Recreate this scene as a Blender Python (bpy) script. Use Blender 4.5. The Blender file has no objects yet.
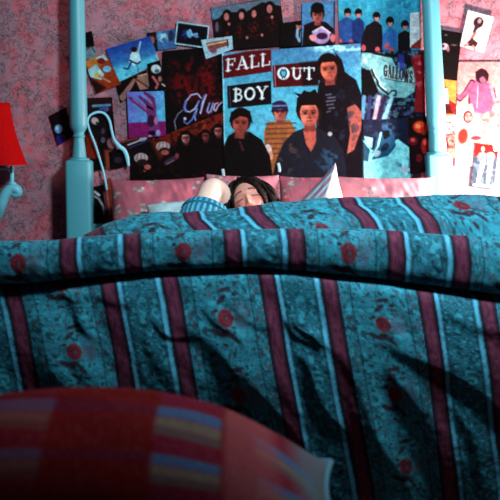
import bpy, bmesh, math, random
import numpy as np
from mathutils import Vector, Matrix

# ------------------------------------------------------------------ camera, world, lights
S = bpy.context.scene
COL = S.collection
F = 1300.0          # focal length in pixels of the 500 px frame
ZC = 1.05           # camera height
HY = 150.0          # image row of the horizon


def P(px, py, Y):
    return Vector(((px - 250.0) * Y / F, Y, ZC - (py - HY) * Y / F))


cam_d = bpy.data.cameras.new('camera')
cam_d.sensor_width = 36.0
cam_d.lens = F / 500.0 * 36.0
cam_d.shift_y = -(250.0 - HY) / 500.0
cam_d.dof.use_dof = True
cam_d.dof.focus_distance = 4.5
cam_d.dof.aperture_fstop = 4.8
cam = bpy.data.objects.new('camera', cam_d)
cam.location = (0, 0, ZC)
cam.rotation_euler = (math.pi / 2, 0, 0)
COL.objects.link(cam)
S.camera = cam

S.view_settings.view_transform = 'Standard'
S.view_settings.look = 'None'
S.view_settings.gamma = 1.0
S.view_settings.use_curve_mapping = False
S.view_settings.exposure = 0.0

w = bpy.data.worlds.new('room_ambient')
S.world = w
w.use_nodes = True
w.node_tree.nodes['Background'].inputs[0].default_value = (0.2, 0.4, 1.0, 1)
w.node_tree.nodes['Background'].inputs[1].default_value = 0.022


def area(name, loc, target, size, energy, color):
    d = bpy.data.lights.new(name, 'AREA')
    d.shape = 'DISK'
    d.size = size
    d.energy = energy
    d.color = color
    o = bpy.data.objects.new(name, d)
    o.location = loc
    o.rotation_euler = (Vector(target) - Vector(loc)).to_track_quat('-Z', 'Y').to_euler()
    COL.objects.link(o)
    return o


# the room's hanging lamp, above and right of the bed foot
area('room_lamp', (0.85, 2.9, 2.3), (-0.1, 4.7, 0.85), 0.42, 92.0, (0.80, 0.96, 1.0))
# the bedside lamp just beyond the right edge of the view
pl = bpy.data.lights.new('bedside_lamp', 'POINT')
pl.energy = 185.0
pl.color = (1.0, 0.60, 0.52)
pl.shadow_soft_size = 0.05
plo = bpy.data.objects.new('bedside_lamp', pl)
plo.location = P(541, 172, 5.20)
COL.objects.link(plo)

# ------------------------------------------------------------------ helpers
rng = np.random.default_rng(7)


def lin(c):
    c = np.asarray(c, dtype=float) / 255.0
    return np.where(c <= 0.04045, c / 12.92, ((c + 0.055) / 1.055) ** 2.4)


def lin4(c):
    a = lin(c)
    return (float(a[0]), float(a[1]), float(a[2]), 1.0)


def _h(ix, iy, s):
    v = np.sin(ix * 127.1 + iy * 311.7 + s * 74.7) * 43758.5453
    return v - np.floor(v)


def vn(x, y, s=0):
    ix = np.floor(x); iy = np.floor(y)
    fx = x - ix; fy = y - iy
    fx = fx * fx * (3 - 2 * fx); fy = fy * fy * (3 - 2 * fy)
    a = _h(ix, iy, s) * (1 - fx) + _h(ix + 1, iy, s) * fx
    b = _h(ix, iy + 1, s) * (1 - fx) + _h(ix + 1, iy + 1, s) * fx
    return a * (1 - fy) + b * fy


def sm(x, a, b):
    t = np.clip((x - a) / (b - a), 0, 1)
    return t * t * (3 - 2 * t)


def tag(o, label=None, cat=None, group=None, kind=None):
    if label: o['label'] = label
    if cat: o['category'] = cat
    if group: o['group'] = group
    if kind: o['kind'] = kind
    return o


def empty(name, loc):
    o = bpy.data.objects.new(name, None)
    o.location = loc
    COL.objects.link(o)
    return o


def link(name, me, mat, parent=None, smooth=True):
    o = bpy.data.objects.new(name, me)
    me.materials.append(mat)
    if smooth:
        me.polygons.foreach_set('use_smooth', [True] * len(me.polygons))
    COL.objects.link(o)
    if parent is not None:
        o.parent = parent
        o.matrix_parent_inverse = Matrix.Translation(-Vector(parent.location))
    return o


def set_col(me, C):
    at = me.color_attributes.new('Col', 'FLOAT_COLOR', 'POINT')
    n = len(me.vertices)
    buf = np.ones((n, 4), dtype=np.float32)
    buf[:, :3] = C.reshape(-1, 3)
    at.data.foreach_set('color', buf.ravel())


def grid_mesh(name, V, closed_u=False):
    """V: rows x cols x 3 -> quad mesh"""
    r, c, _ = V.shape
    me = bpy.data.meshes.new(name)
    me.vertices.add(r * c)
    me.vertices.foreach_set('co', V.astype(np.float32).ravel())
    i = np.arange(r * c).reshape(r, c)
    if closed_u:
        j = np.concatenate([i, i[:, :1]], axis=1)
    else:
        j = i
    q = np.stack([j[:-1, :-1], j[:-1, 1:], j[1:, 1:], j[1:, :-1]], axis=-1).reshape(-1, 4)
    n = len(q)
    me.loops.add(n * 4)
    me.loops.foreach_set('vertex_index', q.astype(np.int32).ravel())
    me.polygons.add(n)
    me.polygons.foreach_set('loop_start', np.arange(0, n * 4, 4, dtype=np.int32))
    me.update(calc_edges=True)
    me.validate()
    return me


def from_bm(name, bm):
    me = bpy.data.meshes.new(name)
    bmesh.ops.recalc_face_normals(bm, faces=bm.faces)
    bm.to_mesh(me)
    bm.free()
    return me


def box_bm(x0, x1, y0, y1, z0, z1, bev=0.0, seg=2):
    bm = bmesh.new()
    bmesh.ops.create_cube(bm, size=1.0)
    for v in bm.verts:
        v.co = Vector(((x0 + x1) / 2 + v.co.x * (x1 - x0), (y0 + y1) / 2 + v.co.y * (y1 - y0), (z0 + z1) / 2 + v.co.z * (z1 - z0)))
    if bev > 0:
        bmesh.ops.bevel(bm, geom=list(bm.edges), offset=bev, segments=seg, profile=0.5, affect='EDGES')
    return bm


def lathe_mesh(name, prof, seg=40, cx=0, cy=0):
    """prof: list of (r, z)"""
    a = np.linspace(0, 2 * math.pi, seg, endpoint=False)
    V = np.zeros((len(prof), seg, 3))
    for i, (r, z) in enumerate(prof):
        V[i, :, 0] = cx + r * np.cos(a)
        V[i, :, 1] = cy + r * np.sin(a)
        V[i, :, 2] = z
    return grid_mesh(name, V, closed_u=True)


def tube_mesh(name, pts, rad, seg=14, sub=6, flat=1.0):
    """smooth tube through pts; rad number or list; flat squashes the section"""
    pts = [Vector(p) for p in pts]
    n = len(pts)
    rr = rad if isinstance(rad, (list, tuple)) else [rad] * n
    out = []; ro = []
    for i in range(n - 1):
        p0 = pts[max(i - 1, 0)]; p1 = pts[i]; p2 = pts[i + 1]; p3 = pts[min(i + 2, n - 1)]
        for k in range(sub):
            t = k / sub
            out.append(0.5 * ((2 * p1) + (p2 - p0) * t + (2 * p0 - 5 * p1 + 4 * p2 - p3) * t * t + (3 * p1 - p0 - 3 * p2 + p3) * t ** 3))
            ro.append(rr[i] * (1 - t) + rr[i + 1] * t)
    out.append(pts[-1]); ro.append(rr[-1])
    V = []
    up = Vector((0, 1, 0.01)).normalized()
    for i, p in enumerate(out):
        d = (out[min(i + 1, len(out) - 1)] - out[max(i - 1, 0)]).normalized()
        s = d.cross(up)
        if s.length < 1e-4: s = Vector((1, 0, 0))
        s.normalize()
        b = s.cross(d).normalized()
        V.append([list(p + s * math.cos(2 * math.pi * k / seg) * ro[i] + b * math.sin(2 * math.pi * k / seg) * ro[i] * flat) for k in range(seg)])
    c0 = [[list(out[0])] * seg]; c1 = [[list(out[-1])] * seg]
    return grid_mesh(name, np.array(c0 + V + c1), closed_u=True)


# ------------------------------------------------------------------ materials
def mat(name, base=None, rough=0.6, attr=False, spec=0.3, bump=None, sheen=0.0, metal=0.0, mottle=None, sss=0.0):
    m = bpy.data.materials.new(name)
    m.use_nodes = True
    nt = m.node_tree
    b = nt.nodes['Principled BSDF']
    b.inputs['Roughness'].default_value = rough
    b.inputs['Specular IOR Level'].default_value = spec
    b.inputs['Metallic'].default_value = metal
    b.inputs['Sheen Weight'].default_value = sheen
    if sss:
        b.inputs['Subsurface Weight'].default_value = sss
        b.inputs['Subsurface Radius'].default_value = (0.01, 0.004, 0.002)
    src = None
    if attr:
        a = nt.nodes.new('ShaderNodeAttribute')
        a.attribute_name = 'Col'
        src = a.outputs['Color']
    else:
        b.inputs['Base Color'].default_value = lin4(base)
    tc = nt.nodes.new('ShaderNodeTexCoord')
    if mottle:
        sc, amt = mottle
        nz = nt.nodes.new('ShaderNodeTexNoise')
        nz.inputs['Scale'].default_value = sc
        nz.inputs['Detail'].default_value = 3
        nt.links.new(tc.outputs['Object'], nz.inputs['Vector'])
        mr = nt.nodes.new('ShaderNodeMapRange')
        mr.inputs[1].default_value = 0.25; mr.inputs[2].default_value = 0.75
        mr.inputs[3].default_value = 1 - amt; mr.inputs[4].default_value = 1 + amt
        nt.links.new(nz.outputs[0], mr.inputs[0])
        mx = nt.nodes.new('ShaderNodeVectorMath'); mx.operation = 'SCALE'
        if src is None:
            mx.inputs[0].default_value = lin4(base)[:3]
        else:
            nt.links.new(src, mx.inputs[0])
        nt.links.new(mr.outputs[0], mx.inputs['Scale'])
        src = mx.outputs[0]
    if src is not None:
        nt.links.new(src, b.inputs['Base Color'])
    if bump:
        sc, st, dist = bump
        nz = nt.nodes.new('ShaderNodeTexNoise')
        nz.inputs['Scale'].default_value = sc
        nz.inputs['Detail'].default_value = 4
        nt.links.new(tc.outputs['Object'], nz.inputs['Vector'])
        bp = nt.nodes.new('ShaderNodeBump')
        bp.inputs['Strength'].default_value = st
        bp.inputs['Distance'].default_value = dist
        nt.links.new(nz.outputs[0], bp.inputs['Height'])
        nt.links.new(bp.outputs[0], b.inputs['Normal'])
    return m


M_paper = mat('printed_paper', attr=True, rough=0.75, spec=0.06)
M_quilt = mat('quilt_cotton', attr=True, rough=0.75, spec=0.12, sheen=0.05, bump=(160, 0.22, 0.003), mottle=(420, 0.22))
M_cloth = mat('printed_cotton', attr=True, rough=0.9, spec=0.04, bump=(220, 0.3, 0.003), mottle=(380, 0.12))
M_paint = mat('pale_blue_gloss_paint', (68, 152, 168), rough=0.45, spec=0.45, bump=(60, 0.08, 0.002), mottle=(300, 0.07))
M_arm = mat('sconce_paint', (105, 190, 210), rough=0.4, spec=0.45)
M_shade = mat('red_lampshade_fabric', (140, 3, 6), rough=0.85, spec=0.05, bump=(300, 0.3, 0.002), mottle=(260, 0.25))
M_brass = mat('shade_wire', (70, 60, 70), rough=0.4, metal=0.7)
M_skin = mat('skin', attr=True, rough=0.5, spec=0.35, sss=0.12)
M_hair = mat('dark_hair', (10, 3, 4), rough=0.6, spec=0.15, bump=(90, 0.5, 0.004))
M_sleeve = mat('blue_ribbed_knit', attr=True, rough=0.9, spec=0.1, bump=(150, 0.4, 0.004))
M_white = mat('white_cotton', (226, 226, 222), rough=0.85)
M_strap = mat('pale_blue_strap', (120, 200, 225), rough=0.6)
M_wood = mat('dark_floor_wood', (60, 38, 30), rough=0.5, mottle=(12, 0.3))
M_mattress = mat('mattress_ticking', (190, 185, 175), rough=0.9)
M_bench = mat('bench_upholstery', (50, 28, 30), rough=0.9)
M_tape = mat('clear_tape', (150, 190, 205), rough=0.25, spec=0.6)


def wallpaper():
    m = bpy.data.materials.new('pink_vine_wallpaper')
    m.use_nodes = True
    nt = m.node_tree
    b = nt.nodes['Principled BSDF']
    b.inputs['Roughness'].default_value = 0.8
    b.inputs['Specular IOR Level'].default_value = 0.15
    tc = nt.nodes.new('ShaderNodeTexCoord')

    def noise(scale, detail=2.0, dist=0.0, off=(0, 0, 0)):
        mp = nt.nodes.new('ShaderNodeMapping')
        mp.inputs['Location'].default_value = off
        nt.links.new(tc.outputs['Object'], mp.inputs['Vector'])
        n = nt.nodes.new('ShaderNodeTexNoise')
        n.inputs['Scale'].default_value = scale
        n.inputs['Detail'].default_value = detail
        n.inputs['Distortion'].default_value = dist
        nt.links.new(mp.outputs[0], n.inputs['Vector'])
        return n.outputs[0]

    def mth(op, a, bb=None, cl=False):
        n = nt.nodes.new('ShaderNodeMath'); n.operation = op; n.use_clamp = cl
        for i, v in enumerate((a, bb)):
            if v is None: continue
            if isinstance(v, (int, float)): n.inputs[i].default_value = v
            else: nt.links.new(v, n.inputs[i])
        return n.outputs[0]

    def mix(f, c1, c2):
        n = nt.nodes.new('ShaderNodeMix'); n.data_type = 'RGBA'
        if isinstance(f, (int, float)): n.inputs[0].default_value = f
        else: nt.links.new(f, n.inputs[0])
        for i, c in ((6, c1), (7, c2)):
            if isinstance(c, tuple): n.inputs[i].default_value = lin4(c)
            else: nt.links.new(c, n.inputs[i])
        return n.outputs[2]

    def contour(nz, wd):
        d = mth('ABSOLUTE', mth('SUBTRACT', nz, 0.5))
        return mth('SUBTRACT', 1.0, mth('DIVIDE', d, wd), True)
    grain = noise(230, 2)
    red = mth('MULTIPLY', mth('SUBTRACT', noise(15, 3, 0.6, (3, 0, 1)), 0.45), 5.0, True)
    c = mix(red, (158, 116, 130), (184, 86, 100))
    g2 = mth('MULTIPLY', mth('SUBTRACT', grain, 0.38), 3.2, True)
    c = mix(mth('MULTIPLY', g2, 0.55), c, (120, 96, 112))
    v1 = mth('MULTIPLY', contour(noise(17, 3, 1.6), 0.075), mth('MULTIPLY', mth('SUBTRACT', noise(9, 1, 0, (7, 2, 5)), 0.34), 7.0, True))
    v2 = mth('MULTIPLY', contour(noise(24, 2, 1.2, (11, 4, 2)), 0.09), mth('MULTIPLY', mth('SUBTRACT', noise(14, 1, 0, (1, 9, 5)), 0.42), 8.0, True))
    vv = mth('MULTIPLY', mth('MAXIMUM', v1, v2), mth('MULTIPLY', mth('SUBTRACT', grain, 0.3), 3.0, True), True)
    c = mix(mth('MULTIPLY', vv, 1.0), c, (40, 58, 64))
    nt.links.new(c, b.inputs['Base Color'])
    return m


M_wall = wallpaper()
M_ceil = mat('ceiling_paint', (120, 125, 130), rough=0.9)

# ------------------------------------------------------------------ the room
WY = 5.55
for nm, args, m in (('wall_back', (-2.4, 2.4, WY, WY + 0.1, 0, 2.6), M_wall),
                    ('wall_left', (-2.5, -2.4, 0.8, WY + 0.1, 0, 2.6), M_wall),
                    ('wall_right', (2.4, 2.5, 0.8, WY + 0.1, 0, 2.6), M_wall),
                    ('floor', (-2.5, 2.5, -1.0, WY + 0.1, -0.1, 0), M_wood),
                    ('baseboard_back', (-2.4, 2.4, WY - 0.015, WY, 0, 0.1), M_paint)):
    tag(link(nm, from_bm(nm, box_bm(*args)), m, smooth=False), kind='structure')

# ------------------------------------------------------------------ bed
BY = 5.465
k = BY / F
bed = empty('bed', (0.03, 4.6, 0))
tag(bed, 'pale blue painted bed with turned head posts against the pink wall', 'bed')


def zpx(py, Y=BY): return ZC - (py - HY) * Y / F


def head_post(px_top, px_bot, y_block, blk_hw, rs, neck=1.0):
    zb = zpx(y_block)
    x_b = (px_bot - 250) * k
    tilt = (px_top - px_bot) * k / (zpx(0) - zb)
    prof = [(rs * 1.15, zb - 0.004), (rs * 1.22, zb), (rs * 1.16, zb + 0.006), (rs * 0.86, zb + 0.010), (rs * 0.80, zb + 0.016),
            (rs * 0.74, zb + 0.05), (rs * 0.62, zb + 0.085), (rs * 0.60, zb + 0.092), (rs * 0.70, zb + 0.096), (rs * 0.72, zb + 0.101),
            (rs * 0.62, zb + 0.106), (rs * 0.62, zb + 0.114), (rs * 0.78, zb + 0.124), (rs * 0.96, zb + 0.136), (rs * 1.03, zb + 0.155), (rs * 1.02, zb + 0.2),
            (rs * 0.96, zb + 0.45), (rs * 0.9, zb + 0.8), (rs * 0.86, zb + 1.0), (rs * 1.1, zb + 1.01), (rs * 0.8, zb + 1.03), (rs * 0.9, zb + 1.06), (rs * 0.5, zb + 1.09), (0.0, zb + 1.095)]
    prof = [(r + (rs * 1.0 - r) * (1 - neck) if 0.012 < z - zb < 0.14 else r, z) for r, z in prof]
    me = lathe_mesh('shaft', prof, 48)
    bm = bmesh.new(); bm.from_mesh(me)
    b2 = box_bm(-blk_hw, blk_hw, -blk_hw, blk_hw, 0.0, zb, 0.014, 3)
    tmp = bpy.data.meshes.new('t'); b2.to_mesh(tmp); b2.free()
    n0 = len(bm.faces)
    bm.from_mesh(tmp)
    for v in bm.verts:
        v.co.x += x_b + tilt * (v.co.z - zb)
        v.co.y += BY
    bpy.data.meshes.remove(tmp)
    me2 = from_bm('post', bm)
    o = link('post', me2, M_paint, bed)
    md = o.modifiers.new('edge', 'EDGE_SPLIT'); md.split_angle = math.radians(38)
    return o


head_post(76.5, 79.2, 160, 0.054, 0.0365)
head_post(430.5, 437.8, 154, 0.051, 0.0395, 0.3)
link('headboard', from_bm('hb', box_bm(-0.67, 0.73, BY - 0.012, BY + 0.012, 0.25, 0.74, 0.006)), M_paint, bed, False)
for x in (-0.74, 0.80):
    link('side_rail', from_bm('sr', box_bm(x - 0.015, x + 0.015, 3.86, BY - 0.055, 0.24, 0.36, 0.004)), M_paint, bed, False)
link('foot_rail', from_bm('fr', box_bm(-0.725, 0.785, 3.83, 3.86, 0.24, 0.36, 0.004)), M_paint, bed, False)
for x in (-0.70, 0.76):
    link('leg', from_bm('lg', box_bm(x - 0.03, x + 0.03, 3.865, 3.925, 0, 0.24, 0.006)), M_paint, bed, False)
mt = link('mattress', from_bm('mattress', box_bm(-0.70, 0.76, 3.87, 5.37, 0.30, 0.56, 0.05, 4)), M_mattress)
tag(mt, 'bed mattress lying under the striped comforter', 'mattress')

# ------------------------------------------------------------------ drawing on flat sheets (prints on paper)


class Canvas:
    def __init__(s, Pts):
        s.P = Pts.reshape(-1, 2)
        s.C = np.zeros((len(s.P), 3))

    def fill(s, c): s.C[:] = c

    def put(s, a, c):
        a = np.clip(a, 0, 1)[:, None]
        s.C = s.C * (1 - a) + np.asarray(c, float) * a

    def ell(s, x, y, rx, ry, c, rot=0, soft=0.9, op=1.0):
        d = s.P - (x, y)
        a = math.radians(rot); ca, sa = math.cos(a), math.sin(a)
        u = (d[:, 0] * ca + d[:, 1] * sa) / rx
        v = (-d[:, 0] * sa + d[:, 1] * ca) / ry
        r = np.sqrt(u * u + v * v)
        s.put(((1 - r) * min(rx, ry) / soft + 0.5).clip(0, 1) * op, c)

    def seg(s, a, b):
        a = np.asarray(a, float); b = np.asarray(b, float)
        ab = b - a
        t = np.clip(((s.P - a) @ ab) / max(ab @ ab, 1e-9), 0, 1)
        return np.linalg.norm(s.P - (a + t[:, None] * ab), axis=1), t

    def line(s, pts, w, c, op=1.0, soft=0.8, w2=None):
        al = np.zeros(len(s.P))
        n = len(pts) - 1
        for i in range(n):
            d, t = s.seg(pts[i], pts[i + 1])
            ww = w if w2 is None else w + (w2 - w) * ((i + t) / n)
            al = np.maximum(al, ((ww / 2 - d) / soft + 0.5).clip(0, 1))
        s.put(al * op, c)

    def poly(s, pts, c, op=1.0, soft=0.8):
        n = len(pts)
        ins = np.zeros(len(s.P), bool)
        dm = np.full(len(s.P), 1e9)
        for i in range(n):
            x1, y1 = pts[i]; x2, y2 = pts[(i + 1) % n]
            d, _ = s.seg(pts[i], pts[(i + 1) % n])
            dm = np.minimum(dm, d)
            cr = ((y1 > s.P[:, 1]) != (y2 > s.P[:, 1]))
            xx = (x2 - x1) * (s.P[:, 1] - y1) / ((y2 - y1) if y2 != y1 else 1e-9) + x1
            ins ^= cr & (s.P[:, 0] < xx)
        sd = np.where(ins, dm, -dm)
        s.put((sd / soft + 0.5).clip(0, 1) * op, c)

    def grad(s, p0, p1, c0, c1):
        p0 = np.asarray(p0, float); d = np.asarray(p1, float) - p0
        t = np.clip(((s.P - p0) @ d) / (d @ d), 0, 1)[:, None]
        s.C = np.asarray(c0, float) * (1 - t) + np.asarray(c1, float) * t

    def blotch(s, sc, c, lo=0.5, hi=0.7, op=1.0, seed=0, box=None):
        n = 0.65 * vn(s.P[:, 0] / sc, s.P[:, 1] / sc, seed) + 0.35 * vn(s.P[:, 0] / sc * 2.3, s.P[:, 1] / sc * 2.3, seed + 9)
        a = sm(n, lo, hi) * op
        if box:
            x, y, rx, ry = box
            a = a * np.clip(1.6 - 1.6 * np.hypot((s.P[:, 0] - x) / rx, (s.P[:, 1] - y) / ry), 0, 1)
        s.put(a, c)


GL = {
    'F': (0.80, [([(.22, 0), (.22, 1)], .19), ([(.04, .96), (.74, .96)], .09), ([(.72, .96), (.72, .72)], .09), ([(.22, .5), (.55, .5)], .09), ([(.55, .4), (.55, .62)], .08), ([(.04, .04), (.42, .04)], .08)]),
    'A': (0.95, [([(.14, 0), (.46, 1)], .09), ([(.46, 1), (.80, 0)], .2), ([(.26, .34), (.66, .34)], .09), ([(.0, .04), (.28, .04)], .08), ([(.6, .04), (.97, .04)], .08)]),
    'L': (0.80, [([(.22, 0), (.22, 1)], .19), ([(.04, .96), (.42, .96)], .08), ([(.2, .04), (.75, .04)], .09), ([(.74, .04), (.74, .32)], .09)]),
    'B': (0.84, [([(.22, 0), (.22, 1)], .19), ([(.05, .96), (.45, .96), (.62, .86), (.62, .66), (.45, .54), (.25, .54)], .12), ([(.4, .54), (.64, .46), (.71, .28), (.62, .1), (.45, .04), (.05, .04)], .13)]),
    'O': (0.95, [([(.47 + .37 * math.cos(t * math.pi / 10), .5 + .45 * math.sin(t * math.pi / 10)) for t in range(21)], .17)]),
    'Y': (0.92, [([(.14, .98), (.46, .46)], .18), ([(.80, .98), (.46, .46)], .1), ([(.46, .5), (.46, 0)], .19), ([(.0, .96), (.32, .96)], .08), ([(.64, .96), (.95, .96)], .08), ([(.28, .04), (.64, .04)], .08)]),
    'U': (0.95, [([(.22, 1), (.22, .34), (.34, .1), (.5, .05), (.66, .12), (.74, .34)], .17), ([(.74, .3), (.74, 1)], .09), ([(.03, .96), (.42, .96)], .08), ([(.58, .96), (.92, .96)], .08)]),
    'T': (0.92, [([(.45, 0), (.45, 1)], .19), ([(.05, .95), (.87, .95)], .1), ([(.06, .97), (.06, .7)], .08), ([(.86, .97), (.86, .7)], .08), ([(.27, .04), (.64, .04)], .08)]),
    'G': (0.9, [([(.75, .78), (.6, .94), (.42, .96), (.22, .8), (.14, .5), (.22, .2), (.42, .04), (.62, .08), (.72, .2), (.72, .45), (.5, .45)], .2)]),
    'W': (1.15, [([(.05, 1), (.3, 0)], .2), ([(.3, 0), (.55, .9)], .13), ([(.55, .9), (.8, 0)], .2), ([(.8, 0), (1.05, 1)], .13)]),
    'S': (0.8, [([(.68, .8), (.5, .96), (.3, .95), (.16, .78), (.24, .58), (.58, .42), (.68, .22), (.52, .05), (.3, .04), (.12, .2)], .19)]),
}


def text(c, s, o, ux, uy, col, gap=0.1, fat=1.0):
    x = 0.0
    o = np.asarray(o, float); ux = np.asarray(ux, float); uy = np.asarray(uy, float)
    h = np.linalg.norm(uy)
    for ch in s:
        w, st = GL[ch]
        for pts, t in st:
            c.line([tuple(o + ux * (x + a) + uy * b) for a, b in pts], t * h * fat, col, soft=0.9)
        x += w + gap


SKIN = (198, 128, 112)
DSK = (120, 62, 58)
BLK = (6, 4, 8)


def head(c, x, y, r, hair=BLK, skin=SKIN, rot=0, long=0.0, feat=True, shade=DSK):
    a = math.radians(rot)

    def q(u, v): return (x + r * (u * math.cos(a) - v * math.sin(a)), y + r * (u * math.sin(a) + v * math.cos(a)))
    if long:
        c.poly([q(-1.0, -.4), q(1.0, -.4), q(1.15, .6 + long), q(.5, .8 + long), q(-.6, .8 + long), q(-1.15, .5 + long)], hair)
    c.ell(*q(0, -.2), r * .98, r * 1.12, hair, rot)
    c.poly([q(-.35, .5), q(.35, .5), q(.45, 1.5), q(-.45, 1.5)], shade)
    c.ell(*q(0, .12), r * .70, r * .98, skin, rot)
    c.ell(*q(.42, .25), r * .36, r * .75, shade, rot, soft=r * .4, op=.6)
    c.poly([q(-.85, -.2), q(-.7, -.75), q(.1, -1.05), q(.8, -.65), q(.85, -.1), q(.55, -.5), q(.05, -.52), q(-.5, -.52)], hair)
    if feat:
        c.ell(*q(-.05, .05), r * .55, r * .28, shade, rot, soft=r * .5, op=.55)
        for sx in (-.3, .32):
            c.line([q(sx - .19, -.08), q(sx + .19, -.10)], r * .10, (50, 22, 24), .75, soft=1.4)
            c.ell(*q(sx, .08), r * .15, r * .09, (34, 16, 22), rot, 1.3, .9)
        c.line([q(.05, .1), q(.08, .42)], r * .16, shade, .5, soft=1.6)
        c.ell(*q(.02, .46), r * .16, r * .07, (90, 40, 42), rot, 1.4, .7)
        c.line([q(-.2, .68), q(.22, .67)], r * .11, (110, 44, 50), .8, soft=1.2)
        c.ell(*q(0, .98), r * .5, r * .22, shade, rot, soft=r * .35, op=.6)


def bust(c, x, y, r, sh, bot, col):
    c.poly([(x - r * .45, y + r * 1.1), (x + r * .45, y + r * 1.1), (x + sh * .85, y + r * 1.7), (x + sh, y + r * 2.6), (x + sh * 1.02, bot), (x - sh * 1.02, bot), (x - sh, y + r * 2.6), (x - sh * .85, y + r * 1.7)], col)


WALL_GROUP = 'posters and photos pinned on the wall'
PB = 0.84


def sheet(name, label, cat, corners, layer, draw, res=0.62, bow=0.004, border=None):
    tl, tr, br, bl = [np.array(p, float) for p in corners]
    W = max(np.linalg.norm(tr - tl), np.linalg.norm(br - bl)); H = max(np.linalg.norm(bl - tl), np.linalg.norm(br - tr))
    nu = max(6, int(W / res)); nv = max(6, int(H / res))
    u = np.linspace(0, 1, nu)[None, :, None]; v = np.linspace(0, 1, nv)[:, None, None]
    Pt = (tl * (1 - u) + tr * u) * (1 - v) + (bl * (1 - u) + br * u) * v
    c = Canvas(Pt)
    draw(c)
    if border:
        uu = np.broadcast_to(u[..., 0], (nv, nu)).ravel(); vv = np.broadcast_to(v[..., 0], (nv, nu)).ravel()
        d = np.minimum(np.minimum(uu, 1 - uu) * W, np.minimum(vv, 1 - vv) * H)
        c.put(((border[0] - d) / 0.6 + 0.5).clip(0, 1), border[1])
    ph_ = 0.6 * vn(c.P[:, 0] / 3.1 + layer * 7, c.P[:, 1] / 3.1 + corners[0][0], 41) + 0.4 * vn(c.P[:, 0] / 1.4, c.P[:, 1] / 1.4 + layer, 42)
    c.C = 255 * (np.clip(c.C, 0, 255) / 255) ** 1.17 * (0.82 + 0.36 * ph_)[:, None]
    g = rng.normal(0, 1, (len(c.P), 1)) * 9 + rng.normal(0, 1, (len(c.P), 3)) * 4
    C = lin(np.clip(c.C + g * (0.35 + c.C / 255), 0, 255)) * PB
    Y = WY - 0.004 - 0.0022 * layer
    V = np.zeros((nv, nu, 3))
    V[..., 0] = (Pt[..., 0] - 250) * Y / F
    V[..., 2] = ZC - (Pt[..., 1] - HY) * Y / F
    uu = u[..., 0]; vv = v[..., 0]
    V[..., 1] = Y - bow * 0.25 * ((2 * uu - 1) ** 4) * ((2 * vv - 1) ** 4)
    # a second, plain skin just behind gives the sheet its thickness
    Vb = V[::-1].copy(); Vb[..., 1] += 0.0006
    edge = np.concatenate([V, Vb], axis=0)
    me = grid_mesh(name, edge)
    CC = np.concatenate([C.reshape(nv, nu, 3), np.full((nv, nu, 3), 0.5)], axis=0)
    set_col(me, CC.clip(0, 0.95))
    o = link(name, me, M_paper, smooth=False)
    tag(o, label, cat, WALL_GROUP)
    return o


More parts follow.
